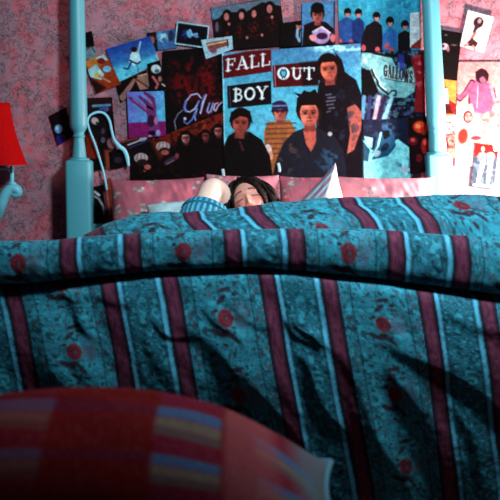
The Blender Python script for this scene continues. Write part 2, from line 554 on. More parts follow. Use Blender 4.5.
# --- the big band poster
def d_big(c):
    c.grad((290, 48), (290, 100), (66, 128, 172), (72, 178, 206))
    c.blotch(14, (100, 180, 215), .45, .8, .5, 3)
    c.line([(222, 53), (225, 178)], 2.6, (120, 205, 225))
    # banners
    c.poly([(222.5, 56), (271, 47), (271.5, 71.5), (223.5, 78.5)], (84, 8, 16))
    c.poly([(227, 86), (271, 80.5), (271.5, 104), (228, 108.5)], (12, 6, 12))
    c.poly([(272.5, 65.5), (318, 61), (318.5, 85), (273.5, 87.5)], (74, 8, 14))
    c.poly([(300, 63), (318, 61), (318.5, 85), (303, 86)], (16, 6, 12), .85, 4)
    c.line([(229.5, 88), (230.5, 107)], 0.9, (90, 90, 110), .8)
    c.line([(274.5, 66), (275.5, 86)], 1.2, (170, 130, 150), .8)
    WT = (196, 228, 238)
    text(c, 'FALL', (225.2, 71.5), (13.0, -1.9), (0.2, -12.0), WT, .04)
    text(c, 'BOY', (233.0, 101.5), (12.2, -1.1), (0.2, -12.5), WT, .06)
    text(c, 'UT', (291, 79.6), (12.2, -.3), (0, -11.6), WT, .08)
    c.ell(283.4, 73.5, 6.2, 6.3, WT); c.ell(283.4, 73.0, 4.0, 4.2, (90, 185, 210))
    c.line([(281.8, 69.6), (280.2, 73), (281.6, 76.4)], 1.2, (30, 40, 60)); c.line([(285, 69.6), (286.6, 73), (285.2, 76.4)], 1.2, (30, 40, 60))
    c.line([(282, 78.2), (283.4, 76.6), (285, 78.2)], 1.1, (20, 24, 40)); c.ell(283.4, 70.6, 1.0, 0.8, (40, 60, 80))
    # man at the right, standing
    c.poly([(322, 72), (345, 72), (356, 80), (362, 96), (363, 178), (318, 178), (316, 110), (318, 88)], (12, 10, 22))
    c.poly([(347, 108), (355, 104), (362, 112), (361, 130), (354, 150), (347, 154), (350, 134)], (150, 92, 84))
    c.ell(355, 128, 4, 5, (80, 60, 70), op=.6)
    head(c, 328.5, 68, 11.5, (18, 6, 8), (196, 120, 96), -6, .35)
    c.poly([(335, 52), (342, 60), (346, 76), (344, 88), (336, 84), (338, 66)], (18, 6, 8))
    for (xx, yy, ln) in ((326, 95, 5), (328, 98, 7), (326.5, 101.5, 4), (332, 101, 3), (327, 105, 6), (329, 108.5, 5), (327, 112, 3)):
        c.line([(xx, yy), (xx + ln, yy - .8)], 1.5, (124, 134, 152), .7, soft=1.3)
    c.blotch(6, (40, 48, 70), .55, .75, .7, 3, (344, 120, 18, 46))
    # man in the cap
    c.poly([(268, 122), (290, 120), (298, 136), (298, 178), (266, 178), (264, 132)], (146, 98, 60))
    for yy in range(124, 156, 5): c.line([(266, yy), (296, yy - 1)], 1.4, (88, 52, 40), .8)
    c.ell(268, 152, 4, 8, (190, 190, 196)); c.ell(270, 156, 3, 5, (196, 150, 130))
    head(c, 280, 111.5, 8.3, (60, 34, 40), (200, 130, 110))
    c.poly([(271.6, 111), (272.5, 103), (279, 100.5), (286, 103), (288.5, 111), (280, 109)], (34, 36, 76))
    c.line([(273, 106), (287, 105.5)], 1.6, (110, 130, 175)); c.line([(272, 111), (287, 110.5)], 1.8, (24, 20, 46))
    # man at the left
    c.poly([(228, 136), (238, 130), (250, 132), (262, 140), (270, 156), (273, 178), (224, 178), (224, 146)], (8, 6, 10))
    head(c, 240.5, 122, 11, (14, 4, 6), (160, 84, 74), 4)
    c.poly([(229, 122), (231, 112), (240, 108), (250, 111), (253, 124), (249, 118), (240, 116), (234, 120)], (14, 4, 6))
    c.line([(240, 142), (243, 150)], 2.2, (90, 50, 54), .7)
    # man in the middle, in front
    c.poly([(294, 132), (304, 128), (318, 128), (336, 138), (344, 152), (347, 178), (272, 178), (277, 158), (284, 142)], (24, 30, 44))
    c.blotch(5, (84, 70, 66), .55, .75, .7, 5, (288, 155, 16, 26))
    c.blotch(6, (40, 84, 116), .5, .75, .8, 6, (330, 160, 20, 20))
    c.poly([(303, 130), (316, 130), (316, 142), (311, 152), (306, 144)], (160, 92, 82))
    c.ell(330, 134, 2.2, 2.2, (150, 170, 180))
    head(c, 309, 112, 13, (14, 6, 10), (206, 132, 112), -3)
    c.poly([(296, 112), (297, 98), (308, 91.5), (322, 94), (327, 108), (324, 122), (320, 104), (310, 99), (300, 101)], (14, 6, 10))
    c.poly([(299, 97), (294, 92.5), (301, 94), (304, 90), (309, 92.5), (315, 89), (318, 94)], (14, 6, 10))
    # torn strip along the top edge
    c.blotch(4, (170, 232, 240), .4, .65, 1, 8, (334, 48, 30, 6))
    c.line([(322, 51), (336, 47), (348, 50), (359, 49)], 2.6, (150, 222, 234), .8)


sheet('band_poster', 'large pale blue band poster of four men with red and black name banners', 'poster', [(222, 53), (360.5, 43.5), (363, 178), (225, 181)], 6, d_big, res=0.55)


def d_dark(c):
    c.fill((6, 3, 8))
    for i, (x, y, rx, ry) in enumerate([(189, 66, 3, 9), (174, 66, 5, 6), (182, 82, 12, 12), (210, 60, 6, 10), (212, 88, 9, 18), (190, 92, 14, 10), (205, 74, 8, 8), (212, 110, 14, 6), (181, 98, 3, 8)]):
        c.ell(x, y, rx, ry, (104, 8, 14), -20 if i else 25, rx * 1.1, .75)
    c.blotch(3.5, (5, 2, 6), .45, .62, .8, 21)
    c.blotch(5, (30, 24, 80), .55, .7, .8, 4, (180, 96, 12, 8))
    W = (176, 186, 226)
    B = (96, 120, 190)
    c.line([(201, 98), (197.5, 93.6), (191, 95), (186.5, 101), (184.2, 107), (185.6, 111), (190, 112), (195, 108.5), (199, 101)], 1.4, W)
    c.line([(186, 101), (184.5, 107), (186, 111)], 2.2, B)
    c.line([(199, 101), (196, 110), (192, 119.5), (187.5, 124), (184, 122), (185, 118)], 1.3, B)
    c.line([(183, 110), (178, 114), (174.5, 121), (176, 130)], .8, W, .8)
    c.line([(197, 109), (194.5, 117), (195.5, 120)], 1.9, (100, 140, 205))
    c.line([(206, 95), (203, 103), (200.5, 113)], 1.8, W)
    c.line([(206, 95), (203.5, 96), (201, 106)], 1.0, B)
    c.line([(209.5, 103), (207, 111), (208.5, 113), (211, 110), (213, 103), (211, 112)], 1.4, (130, 160, 214))
    c.line([(218, 103), (215, 104), (213.5, 109), (215.5, 111), (218, 106), (222, 102)], 1.2, W)
    c.ell(185, 118.6, 1.5, 1.5, W)


sheet('band_poster', 'black and dark red poster with pale looping handwritten title', 'poster', [(163, 51), (222, 46), (224, 124), (161, 138)], 4, d_dark)


def d_faces(c):
    c.fill((7, 3, 6))
    c.poly([(150, 140), (222, 108), (227, 108), (227, 142), (200, 134), (170, 146), (160, 160)], (104, 30, 18), 1, 5)
    c.blotch(4, (140, 70, 24), .5, .7, .7, 2, (200, 122, 30, 12))
    c.blotch(4, (40, 10, 12), .5, .7, .8, 12)
    for x, y, r in ((187, 140, 7.5), (205, 137, 6), (219, 132, 7)):
        c.poly([(x - r * 1.2, y - r * .5), (x, y - r * 1.3), (x + r * 1.2, y - r * .4), (x + r * 1.9, y + 34), (x - r * 1.9, y + 34)], (9, 3, 7))
    for x, y, r, cc in ((185.5, 137.5, 5.4, (196, 150, 146)), (205.5, 135.5, 4.8, (140, 70, 70)), (218, 130.5, 5.2, (176, 120, 120))):
        head(c, x, y, r, (9, 3, 7), cc, -4, .9, True, (70, 30, 34))
    for x, y, r in ((141, 158, 7), (163, 146.5, 7)):
        c.ell(x, y, r, r * .72, (168, 160, 166)); c.ell(x + 1.5, y + 4.5, r * .8, r * .5, (40, 18, 20))
        for a in (-3, 0, 3): c.line([(x + a, y - 4), (x + a * 1.5, y + 2)], .8, (96, 84, 96))
    c.ell(165, 152.5, 4, 2.6, (150, 84, 82)); c.ell(147.5, 167, 3.4, 2.6, (160, 96, 88)); c.ell(144.5, 171, 1.6, 1.2, (120, 50, 50))
    c.line([(166, 163), (175, 158)], 4.5, (70, 56, 76), .9); c.line([(167, 164), (174, 160)], 1, (120, 110, 130))
    c.ell(177, 156, 2, 3, (120, 60, 64))


sheet('band_poster', 'dark red-brown poster of long haired men in black behind the left pillow', 'poster', [(131, 148), (223, 112), (228, 183), (131, 182)], 5, d_faces)


def d_group(c):
    c.fill((20, 8, 10))
    c.poly([(211, 8), (280, -3), (281, 6), (262, 2), (246, 12), (226, 12), (214, 20), (211, 18)], (86, 112, 132))
    c.ell(216, 14, 5, 5, (70, 130, 160), op=.8)
    for x, y, r in ((227, 16, 4.6), (242, 15, 4.6), (254.5, 13, 4.4), (270, 8, 5)):
        bust(c, x, y, r, 11, 50, (16, 6, 9))
        c.ell(x, y - 1, r, r * 1.2, BLK)
        c.ell(x - .5, y + .8, r * .55, r * .85, (168, 112, 110))
        c.blotch(2.5, (110, 24, 24), .5, .7, .7, int(x), (x, y + 16, 8, 11))
    for x, y in ((229, 24), (247, 37.5), (262, 35), (272, 17)): c.ell(x, y, 1.3, 1.6, (170, 112, 110))
    c.poly([(222, 42), (222, 24), (212, 20), (214, 50), (240, 50)], (40, 26, 40), .6)
    c.ell(217, 27, 1.6, 5, (110, 120, 140), op=.7)


sheet('photo_print', 'dark photo of four men in black with faint red light at the wall top', 'poster', [(211, 8), (280, -4), (286, 46), (216, 52)], 2, d_group)


def d_blackphoto(c):
    c.fill((5, 3, 7))
    c.ell(299, 26, 3, 3.6, (150, 100, 92)); c.ell(299, 23.5, 3, 2, BLK)
    c.poly([(294, 31), (304, 31), (306, 46), (293, 46)], (18, 14, 24))
    c.line([(297.5, 30), (297, 36), (299.5, 41)], 2.6, (110, 160, 190))
    c.line([(301, 31), (300, 40)], 1, (150, 180, 200), .7)


sheet('photo_print', 'black photo with one small figure in a pale shirt above the band poster', 'photo', [(281, 23), (305, 20), (306, 47), (280, 48)], 3, d_blackphoto)


def d_boy(c):
    c.grad((318, 2), (318, 46), (66, 130, 176), (74, 120, 164))
    c.poly([(304, 25), (316, 20), (326, 22), (335, 30), (336, 48), (302, 48)], (14, 8, 14))
    head(c, 317.5, 14.5, 7.3, BLK, (170, 106, 100))
    c.ell(317.5, 8, 6.6, 5.6, BLK)
    c.ell(321, 36, 9, 8, (150, 140, 186)); c.ell(322, 36, 5.5, 3.4, (60, 24, 60)); c.line([(313, 32), (322, 27), (330, 33)], 2, (186, 186, 210))
    c.ell(313, 38, 4, 3, (200, 150, 160), 30)
    c.line([(334.5, 2), (333.5, 48)], 1.6, (60, 30, 44))
    c.ell(333, 38, 3, 4, (180, 110, 120))


sheet('photo_print', 'photo of a dark haired boy holding a white mug against blue', 'photo', [(302, 3), (336, 0), (335, 47), (302, 47)], 4, d_boy)


def d_band5(c):
    c.grad((378, 0), (378, 52), (50, 158, 188), (40, 112, 150))
    c.blotch(9, (90, 200, 216), .45, .7, .9, 5, (352, 8, 24, 10))
    c.blotch(6, (30, 96, 130), .45, .7, .7, 8, (404, 10, 18, 16))
    DK = (12, 10, 20)
    c.poly([(338, 22), (346, 17), (354, 20), (356, 44), (338, 46)], (36, 78, 140))
    c.poly([(352, 22), (359, 17), (364, 22), (364, 46), (352, 46)], (22, 52, 108))
    c.poly([(366, 26), (376, 20), (382, 26), (384, 58), (360, 58), (362, 36)], DK)
    c.poly([(383, 34), (391, 27), (397, 32), (396, 56), (382, 50)], (40, 100, 162))
    c.poly([(398, 34), (405, 30), (411, 34), (411, 56), (398, 58)], DK)
    for x, y, r in ((347.5, 13, 3.6), (358.5, 13.5, 3.6), (376.5, 17, 3.8), (390, 22, 4), (405, 25.5, 4)):
        c.ell(x, y - .8, r, r * 1.2, BLK); c.ell(x + .2, y + 1, r * .62, r * .9, (166, 126, 124)); c.ell(x, y - 1.8, r * .9, r * .6, BLK)
    for x, y in ((340, 42), (351, 43), (363.5, 48), (377.5, 50), (391.5, 50.5), (387, 46)): c.ell(x, y, 2.4, 3.4, (168, 84, 96))
    c.poly([(366, 52), (388, 54), (386, 62), (360, 62)], BLK)
    c.poly([(338, 43), (352, 43), (362, 50), (361, 53), (340, 53)], (30, 16, 30), .7)


sheet('band_poster', 'turquoise poster of five men standing in a row at the wall top', 'poster', [(338, -3), (421, -6), (420, 64), (340, 62)], 3, d_band5)


def d_gallows(c):
    c.fill((14, 12, 26))
    c.blotch(6, (40, 30, 70), .5, .7, .8, 31)
    c.poly([(362, 52), (392, 58), (399, 74), (398, 62), (414, 66), (417, 78), (414, 92), (405, 98), (390, 97), (379, 91), (373, 80), (368, 70), (360, 66)], (124, 190, 194))
    c.blotch(5, (170, 226, 230), .4, .65, 1, 3, (370, 60, 13, 8))
    c.blotch(4, (84, 150, 170), .5, .7, .7, 13)
    c.poly([(357, 69), (370, 70), (378, 90), (374, 97), (358, 97)], (8, 6, 12))
    c.line([(372, 70), (374, 76), (377, 79), (378, 85), (383, 90), (388, 94)], 2.4, (30, 40, 46))
    c.line([(373.5, 70), (376, 76), (379, 80), (381, 86), (386, 90)], 1.2, (190, 220, 216))
    c.line([(388, 95), (392, 90.5), (396, 91), (396, 95), (392, 96)], 1.5, (24, 30, 40))
    c.poly([(398, 54), (404, 54), (406, 78), (400, 78)], (44, 60, 150), .85, 2)
    c.poly([(404, 52), (412, 56), (413, 66), (406, 70)], (10, 8, 16), .9, 2)
    c.poly([(411, 58), (424, 52), (425, 112), (414, 112), (416, 84)], (130, 22, 34), .95, 2)
    c.blotch(4, (200, 84, 100), .5, .7, .9, 6, (418, 72, 8, 24))
    for dx, dy, cc in ((.8, .8, (190, 220, 220)), (0, 0, (14, 14, 26))):
        text(c, 'GALLOWS', (383.6 + dx, 76.0 + dy), (4.25, 1.0), (0.2, -11.5), cc, .08, .62)
    c.line([(385, 78.5), (400, 81.5), (413, 83)], 1, (40, 60, 70), .8)
    for i, (x0, x1) in enumerate(((364, 362), (370, 368), (379, 374), (385, 378), (392, 383))):
        c.line([(x0, 97), (x1, 122)], 4.2, [(86, 150, 190), (50, 60, 110), (166, 164, 190), (40, 36, 70), (126, 190, 214)][i], soft=1.6)
    c.poly([(357, 118), (375, 122), (372, 135), (357, 135)], (20, 26, 48), .8)
    c.blotch(3, (70, 100, 140), .6, .75, .8, 14, (400, 112, 20, 14))


sheet('band_poster', 'dark poster with torn pale turquoise emblem and black arched band name', 'poster', [(358, 53), (424, 50), (426, 134), (359, 135)], 5, d_gallows)


def d_cyan(c):
    c.grad((365, 130), (410, 175), (120, 220, 232), (140, 226, 236))
    c.poly([(362, 118), (420, 118), (422, 142), (410, 148), (398, 139), (388, 146), (372, 150), (362, 138)], (26, 34, 60))
    c.blotch(5, (60, 110, 150), .45, .7, .9, 4, (385, 128, 22, 12))
    c.poly([(378, 134), (386, 128), (394, 134), (396, 146), (388, 156), (380, 158), (370, 160), (374, 148)], (34, 90, 124))
    c.poly([(382, 131), (389, 130), (390, 136), (384, 140)], (14, 16, 30))
    c.line([(381, 133), (378, 146), (370, 160)], 1.8, (150, 226, 236))
    c.ell(377, 153.5, 4, 3, (140, 190, 206), -30); c.ell(385, 147, 3, 5, (20, 40, 60), 40)
    c.poly([(364, 136), (373, 138), (372, 148), (366, 146)], (140, 226, 236))
    c.poly([(370, 150), (362, 140), (362, 160), (368, 162)], (24, 60, 90), .8)
    c.blotch(5, (40, 96, 136), .45, .65, .9, 17, (408, 166, 14, 12))
    c.ell(405, 169, 4, 4, (170, 190, 206), op=.8)
    c.poly([(413, 154), (424, 150), (424, 180), (410, 180), (414, 168)], (30, 10, 18), .9, 3)


sheet('photo_print', 'bright cyan photo with a dark blue shape above the long pink pillow', 'photo', [(363, 120), (422, 118), (421, 181), (364, 182)], 6, d_cyan)


def d_red(c):
    c.fill((26, 6, 12))
    c.ell(420, 127, 7, 6, (214, 70, 40), 10, 2); c.ell(418, 126, 3, 2.4, (240, 140, 96)); c.ell(424, 131, 3, 4, (150, 40, 34))
    c.ell(413, 141, 5, 4.4, (104, 16, 22)); c.ell(413, 140, 2.4, 2, (190, 84, 84)); c.ell(425, 146, 4, 8, (150, 30, 34)); c.ell(425, 142, 2, 3, (214, 90, 76))
    c.ell(419, 158, 3, 4, (110, 20, 26))


sheet('photo_print', 'dark red photo with an orange blob beside the right bed post', 'photo', [(408, 118), (430, 116), (431, 172), (410, 174)], 7, d_red)


def d_whitecard(c):
    c.fill((178, 196, 204))
    c.poly([(411, 46), (421, 38), (421, 49), (411, 49)], (120, 40, 34))
    for y in range(18, 40, 4): c.line([(412, y), (419, y - .3)], .7, (150, 170, 180), .6)


sheet('paper_card', 'narrow pale paper card on the left of the right bed post', 'card', [(410, 13), (421, 12), (421, 48), (410, 48)], 5, d_whitecard)


# --- left side
def d_jump(c):
    c.grad((122, 42), (136, 84), (26, 60, 150), (84, 196, 222))
    c.poly([(112, 68), (158, 55), (160, 64), (120, 84)], (96, 204, 226), .8, 6)
    W = (176, 226, 236)
    c.poly([(131, 52), (139, 51), (141, 62), (134, 66), (129, 62)], W)
    c.ell(134, 49.5, 3, 2.8, (40, 12, 16))
    c.line([(138, 52), (140.5, 42)], 1.6, (150, 190, 210)); c.line([(131, 53), (124, 50.5)], 1.6, (60, 60, 110))
    c.line([(140, 62), (137, 64), (130, 60.5)], 1.8, (34, 40, 84))
    c.line([(131, 63), (128, 69), (124, 68)], 2, (40, 70, 130)); c.line([(137, 65), (139, 74), (134, 76)], 2.2, (90, 150, 190))
    c.blotch(3, (40, 100, 140), .55, .75, .7, 9, (134, 74, 16, 8))
    c.line([(157, 54), (160, 63)], 2.4, (180, 176, 176))


sheet('photo_print', 'blue sky photo of a person leaping with one arm up', 'photo', [(106, 49), (150, 36), (160, 62), (119, 82)], 4, d_jump)


def d_cats(c):
    c.grad((90, 60), (116, 90), (150, 76, 44), (140, 52, 20))
    c.ell(94, 62, 9, 6, (176, 120, 60), -20, 3)
    c.poly([(88, 70), (96, 64), (104, 74), (102, 80), (94, 78), (88, 76)], (156, 206, 216))
    c.ell(97, 75, 3, 2.4, (176, 170, 80)); c.poly([(96, 58), (104, 54), (108, 60), (100, 62)], (150, 200, 212))
    c.ell(101, 61, 4, 3, (120, 30, 20)); c.ell(107, 69, 4, 3.2, (110, 186, 216)); c.line([(99, 76), (110, 82)], 2, (196, 130, 90))
    c.poly([(86, 76), (98, 82), (106, 88), (97, 95), (90, 86)], (30, 8, 10), .95, 3)


sheet('photo_print', 'orange-brown photo with pale blue shapes close to the left bed post', 'photo', [(85, 61), (106, 53), (121, 84), (96, 94)], 5, d_cats)


def d_strip(c):
    c.fill((8, 4, 8))
    c.poly([(84, 48), (96, 46), (98, 58), (85, 60)], (112, 140, 150)); c.line([(86, 50), (91, 46), (95, 52)], 1.2, (40, 50, 60))


sheet('photo_print', 'small black photo partly behind the orange-brown one', 'photo', [(83, 33), (92, 31), (97, 58), (84, 61)], 3, d_strip)


def d_persp(c):
    c.fill((14, 8, 12))
    c.poly([(118, 98), (134, 78), (136, 80), (124, 102)], (150, 110, 104)); c.poly([(135, 79), (148, 72), (153, 88), (140, 90)], (150, 116, 104))
    c.line([(136, 79), (152, 90)], 1.2, (60, 24, 24)); c.line([(138, 76), (150, 73)], 1.4, (190, 160, 150))


sheet('photo_print', 'small brown and black photo under the leaping person photo', 'photo', [(116, 84), (146, 70), (153, 90), (121, 102)], 3, d_persp)


def d_blue2(c):
    c.fill((52, 106, 158))
    c.poly([(146, 32), (156, 31), (158, 51), (148, 52)], (30, 16, 22)); c.ell(152, 40, 2.6, 4, (160, 104, 92))
    c.blotch(4, (150, 200, 216), .4, .65, .95, 3, (163, 38, 8, 9)); c.ell(171, 36, 3, 5, (50, 50, 80)); c.blotch(3, (80, 84, 130), .5, .7, .8, 2, (171, 42, 7, 9))


sheet('photo_print', 'small blue photo with dark left side near the wall top', 'photo', [(147, 33), (176, 29), (177, 48), (149, 52)], 2, d_blue2)


def d_flower(c):
    c.fill((12, 6, 10))
    c.ell(156, 69, 5, 4.4, (176, 206, 216), 10); c.ell(157, 71, 2.4, 2, (80, 96, 110)); c.line([(153, 77), (158, 84), (156, 88)], 2.4, (170, 100, 100)); c.ell(160, 79, 2, 3, (150, 100, 96)); c.line([(162, 84), (165, 86)], 1.4, (190, 200, 205))


sheet('photo_print', 'small black photo of a white flower-like shape left of the handwritten poster', 'photo', [(147, 64), (160, 60), (166, 90), (150, 92)], 5, d_flower)


def d_frame(c):
    c.fill((8, 8, 18))
    c.blotch(4, (40, 70, 170), .4, .62, 1, 5, (187, 34, 9, 6)); c.line([(190, 30), (192, 35), (197, 34)], 2, (140, 190, 216)); c.ell(189, 34, 2.4, 4, (96, 170, 206), -20); c.ell(196, 36, 3, 1.6, (80, 130, 180), 20)


sheet('photo_print', 'black photo with a pale blue border and a small blue glow', 'photo', [(177, 21.5), (209.5, 26), (207, 48.5), (174.5, 44)], 6, d_frame, border=(1.3, (150, 202, 222)))


def d_pale(c):
    c.fill((140, 186, 204))
    c.poly([(206, 43), (228, 39), (229, 45), (214, 50), (208, 49)], (110, 74, 64)); c.line([(208, 45), (227, 41)], 1.8, (190, 160, 130)); c.ell(213, 50, 4, 3, (120, 70, 84)); c.blotch(3, (90, 120, 170), .5, .7, .8, 2, (216, 52, 10, 4))
    c.line([(227, 40), (228, 47)], 1, (30, 30, 40))


sheet('photo_print', 'small photo with wide pale border overlapping the top of the handwritten poster', 'photo', [(201, 40), (232, 36), (233, 49), (206, 59)], 7, d_pale)


def d_hand(c):
    c.grad((128, 92), (165, 112), (104, 110, 196), (84, 178, 220))
    c.poly([(127, 123), (166, 121), (167, 138), (128, 139)], (120, 26, 104))
    PU = (104, 48, 110); PL = (160, 110, 166)
    c.line([(130, 98), (142, 107), (150, 113)], 3.2, PU, w2=5); c.line([(140, 97), (150, 106)], 3, PU, w2=5); c.line([(145, 93), (153, 99), (154, 108)], 3, PU, w2=5)
    c.line([(133, 99), (146, 109)], 1.2, PL); c.line([(146, 96), (152, 104)], 1.2, PL)
    c.poly([(146, 106), (155, 104), (157, 118), (160, 126), (160, 138), (150, 138), (149, 124), (147, 116)], (112, 54, 116))
    c.poly([(146, 104), (153, 108), (154, 111), (147, 108)], (14, 8, 18)); c.ell(151, 121, 4, 6, (40, 12, 44), op=.8); c.ell(156, 121, 2, 4, PL); c.ell(153, 133, 5, 2.4, (20, 8, 30)); c.ell(158, 133, 2.4, 3, (150, 150, 214)); c.ell(150, 137, 2, 2, (180, 150, 190))


sheet('photo_print', 'blue and magenta photo of a purple hand reaching left', 'photo', [(127, 92), (164, 91), (166, 136), (129, 138)], 6, d_hand)


def d_lines(c):
    c.fill((44, 16, 18))
    c.line([(122, 142), (152, 134)], 2, (110, 60, 50)); c.line([(128, 145), (146, 138)], 1.3, (170, 184, 200)); c.line([(130, 148), (150, 141)], 2, (50, 60, 110)); c.ell(143, 139, 4, 2, (150, 170, 190), -15)


sheet('photo_print', 'narrow brown photo with pale streaks below the purple hand photo', 'photo', [(120, 142), (152, 130), (154, 146), (124, 158)], 4, d_lines)


def d_lens(c):
    c.fill((14, 6, 10))
    c.poly([(88, 97), (111, 97), (112, 112), (88, 112)], (40, 16, 18)); c.line([(93, 106), (110, 105)], 2.4, (96, 150, 186)); c.ell(104, 109, 5, 3, (70, 84, 140))
    c.ell(99, 124, 11, 14, (8, 6, 10)); c.ell(95, 121, 4, 3.4, (168, 160, 172), 35); c.ell(97, 124, 1.5, 1.5, (30, 24, 30)); c.ell(103, 140, 2.4, 3, (80, 84, 100))
    c.ell(99, 124, 9.5, 12.5, (46, 22, 26), op=.7, soft=5); c.ell(99, 124, 6, 8, (12, 8, 12), soft=3); c.ell(95, 121, 4, 3.4, (178, 168, 176), 35); c.ell(97, 123, 1.4, 1.2, (30, 24, 30)); c.ell(103, 131, 2, 3, (70, 60, 84))
    c.ell(112, 143, 5, 6, (150, 110, 120), op=.8)
    c.poly([(86, 132), (96, 140), (102, 158), (84, 160)], (124, 40, 22), 1, 3); c.poly([(104, 150), (112, 150), (116, 172), (106, 172)], (150, 70, 50), 1, 3)


sheet('photo_print', 'dark photo of a camera lens just right of the left bed post', 'photo', [(86, 98), (112, 97), (118, 168), (86, 172)], 4, d_lens)


def d_small_black(c):
    c.fill((10, 6, 10)); c.ell(118, 160, 4, 3, (50, 40, 60))


sheet('photo_print', 'small plain black photo between the lens photo and the dark poster', 'photo', [(109, 152), (126, 147), (129, 165), (110, 170)], 5, d_small_black)


def d_orange(c):
    c.grad((104, 172), (112, 214), (150, 66, 40), (120, 44, 26)); c.line([(105, 176), (110, 214)], 1.6, (176, 110, 120), .8)


sheet('paper_strip', 'orange-brown paper strip beside the left pink pillow', 'paper', [(103, 180), (111, 178), (124, 222), (108, 226)], 6, d_orange)


def d_swirl(c):
    c.fill((8, 5, 9)); c.line([(94, 196), (99, 199), (103, 206), (104, 214)], 2.2, (160, 150, 164)); c.line([(95, 192), (99, 195)], 2.6, (210, 206, 214)); c.line([(104, 192), (106, 206), (104, 216)], 1.2, (110, 110, 130))


sheet('photo_print', 'black photo with a white swirl low beside the left bed post', 'photo', [(92, 187), (106, 184), (108, 220), (92, 224)], 5, d_swirl)


def d_leftpost(c):
    c.fill((16, 6, 12)); c.ell(58.5, 129, 4, 4.6, (104, 160, 206)); c.poly([(56, 136), (64, 134), (66, 141), (58, 146)], (40, 36, 120)); c.ell(57, 128, 1.6, 2, (150, 200, 226))


sheet('photo_print', 'dark photo with a pale blue ball, left of the left bed post', 'photo', [(49, 116), (66, 107), (74, 136), (57.5, 146)], 2, d_leftpost)


# --- right of the right post
def d_rblack(c):
    c.fill((5, 2, 5)); c.ell(444.5, 46.5, 4, 3.4, (150, 150, 160)); c.ell(443, 46, 1.4, 1.6, (30, 30, 46)); c.ell(448, 49, 1.5, 3, (130, 90, 110)); c.ell(454, 45, 3, .8, (90, 80, 90)); c.ell(446, 35, 1.4, .8, (90, 90, 96))


sheet('photo_print', 'tall black photo with a small white animal face right of the right bed post', 'photo', [(438, 29), (462, 33), (457, 81), (441, 79)], 4, d_rblack)


def d_horse(c):
    c.fill((184, 120, 60)); c.poly([(441, 90), (446, 86), (449, 100), (456, 104), (456, 114), (443, 114)], (120, 20, 18)); c.line([(446, 90), (447, 103)], 3.4, (190, 186, 200)); c.poly([(443, 103), (450, 104), (453, 114), (443, 114)], (60, 8, 10))


sheet('photo_print', 'small orange and dark red photo right below the tall black photo', 'photo', [(441, 79), (457, 80), (455, 115), (443, 115)], 3, d_horse)


def d_sk(c):
    c.fill((160, 140, 146)); c.blotch(3, (84, 60, 66), .5, .7, .9, 4); c.blotch(4, (190, 180, 184), .5, .7, .8, 8)


sheet('photo_print', 'small grey sketchy photo right of the right bed post', 'photo', [(443, 116), (456, 115), (456, 133), (443, 134)], 4, d_sk)


def d_face_r(c):
    c.fill((166, 104, 96)); c.poly([(440, 140), (446, 136), (449, 146), (446, 152), (441, 148)], (70, 8, 14)); c.blotch(3, (120, 40, 40), .5, .7, .8, 7); c.line([(443, 135), (454, 139)], 1.4, (120, 90, 90))


sheet('photo_print', 'small reddish brown photo above the right post block', 'photo', [(441, 134), (456, 133), (455, 158), (449, 160)], 3, d_face_r)


def d_dand(c):
    c.fill((196, 206, 210)); c.ell(478.5, 22.5, 5, 5.6, (50, 26, 34), 20); c.ell(479.5, 21, 2, 2.6, (150, 140, 150), 20); c.line([(477, 26), (474, 32)], 4.4, (64, 40, 48), w2=2.5); c.line([(475, 33), (471, 40)], 2.6, (150, 90, 84)); c.poly([(467, 42), (472, 38), (478, 43), (476, 47), (468, 46)], (60, 34, 42)); c.ell(466, 45, 3, 1.6, (170, 110, 100), -30); c.line([(473, 46), (475, 50)], 2, (170, 120, 110))


sheet('paper_card', 'white card with a small dark figure sketch at the top right', 'card', [(468, 10), (494, 17), (484, 53), (460, 46)], 5, d_dand)


def d_nude(c):
    c.grad((470, 60), (470, 170), (190, 120, 122), (204, 140, 132))
    c.blotch(6, (200, 76, 80), .45, .65, .9, 7, (494, 120, 24, 40)); c.blotch(4, (206, 110, 60), .5, .7, .8, 15, (482, 132, 18, 26))
    BO = (112, 70, 100); OU = (34, 10, 22)
    c.poly([(470, 82), (480, 78), (490, 84), (493, 96), (492, 110), (484, 114), (470, 112), (468, 100)], BO)
    c.line([(472, 82), (466, 92), (460, 99), (455, 96), (449, 88)], 5.4, OU); c.line([(472, 83), (466, 92.5), (460, 98), (455, 95), (449, 88)], 4, BO)
    c.line([(491, 86), (495, 100)], 3.6, (170, 110, 130)); c.line([(494, 88), (496, 98)], 1, OU)
    c.ell(449.5, 87, 3, 4, (130, 110, 150), 30)
    c.line([(469, 98), (469, 110)], 1.4, OU); c.line([(478, 86), (477, 108)], 1, (190, 130, 146))
    c.ell(482, 76, 6.6, 7.4, OU); c.ell(483, 78.5, 3.6, 5, (110, 80, 104)); c.poly([(475, 72), (482, 68), (489, 74), (488, 82), (483, 76), (477, 80)], OU)
    c.poly([(455, 106), (472, 104), (478, 128), (460, 138)], (206, 176, 172)); c.ell(468, 117, 5, 6.4, (80, 16, 22)); c.ell(468.6, 117.5, 3.6, 5, (176, 110, 106)); c.ell(467, 115.6, .8, .6, OU); c.ell(470.4, 115.6, .8, .6, OU); c.line([(467, 121), (470.4, 121)], .9, (150, 30, 40))
    c.ell(463, 136, 5, 8, (146, 32, 24), 10, 2); c.poly([(466, 126), (480, 126), (486, 140), (470, 142)], (196, 110, 112), .9, 2); c.ell(476, 138, 5, 2, (150, 26, 40)); c.ell(490, 128, 8, 5, (204, 130, 118))
    c.poly([(455, 150), (504, 150), (504, 168), (455, 168)], (206, 150, 140), .8, 8)


sheet('art_print', 'large pale pink print of a figure seen from behind with an outstretched arm', 'poster', [(458, 62), (506, 62), (506, 166), (455, 166)], 2, d_nude)


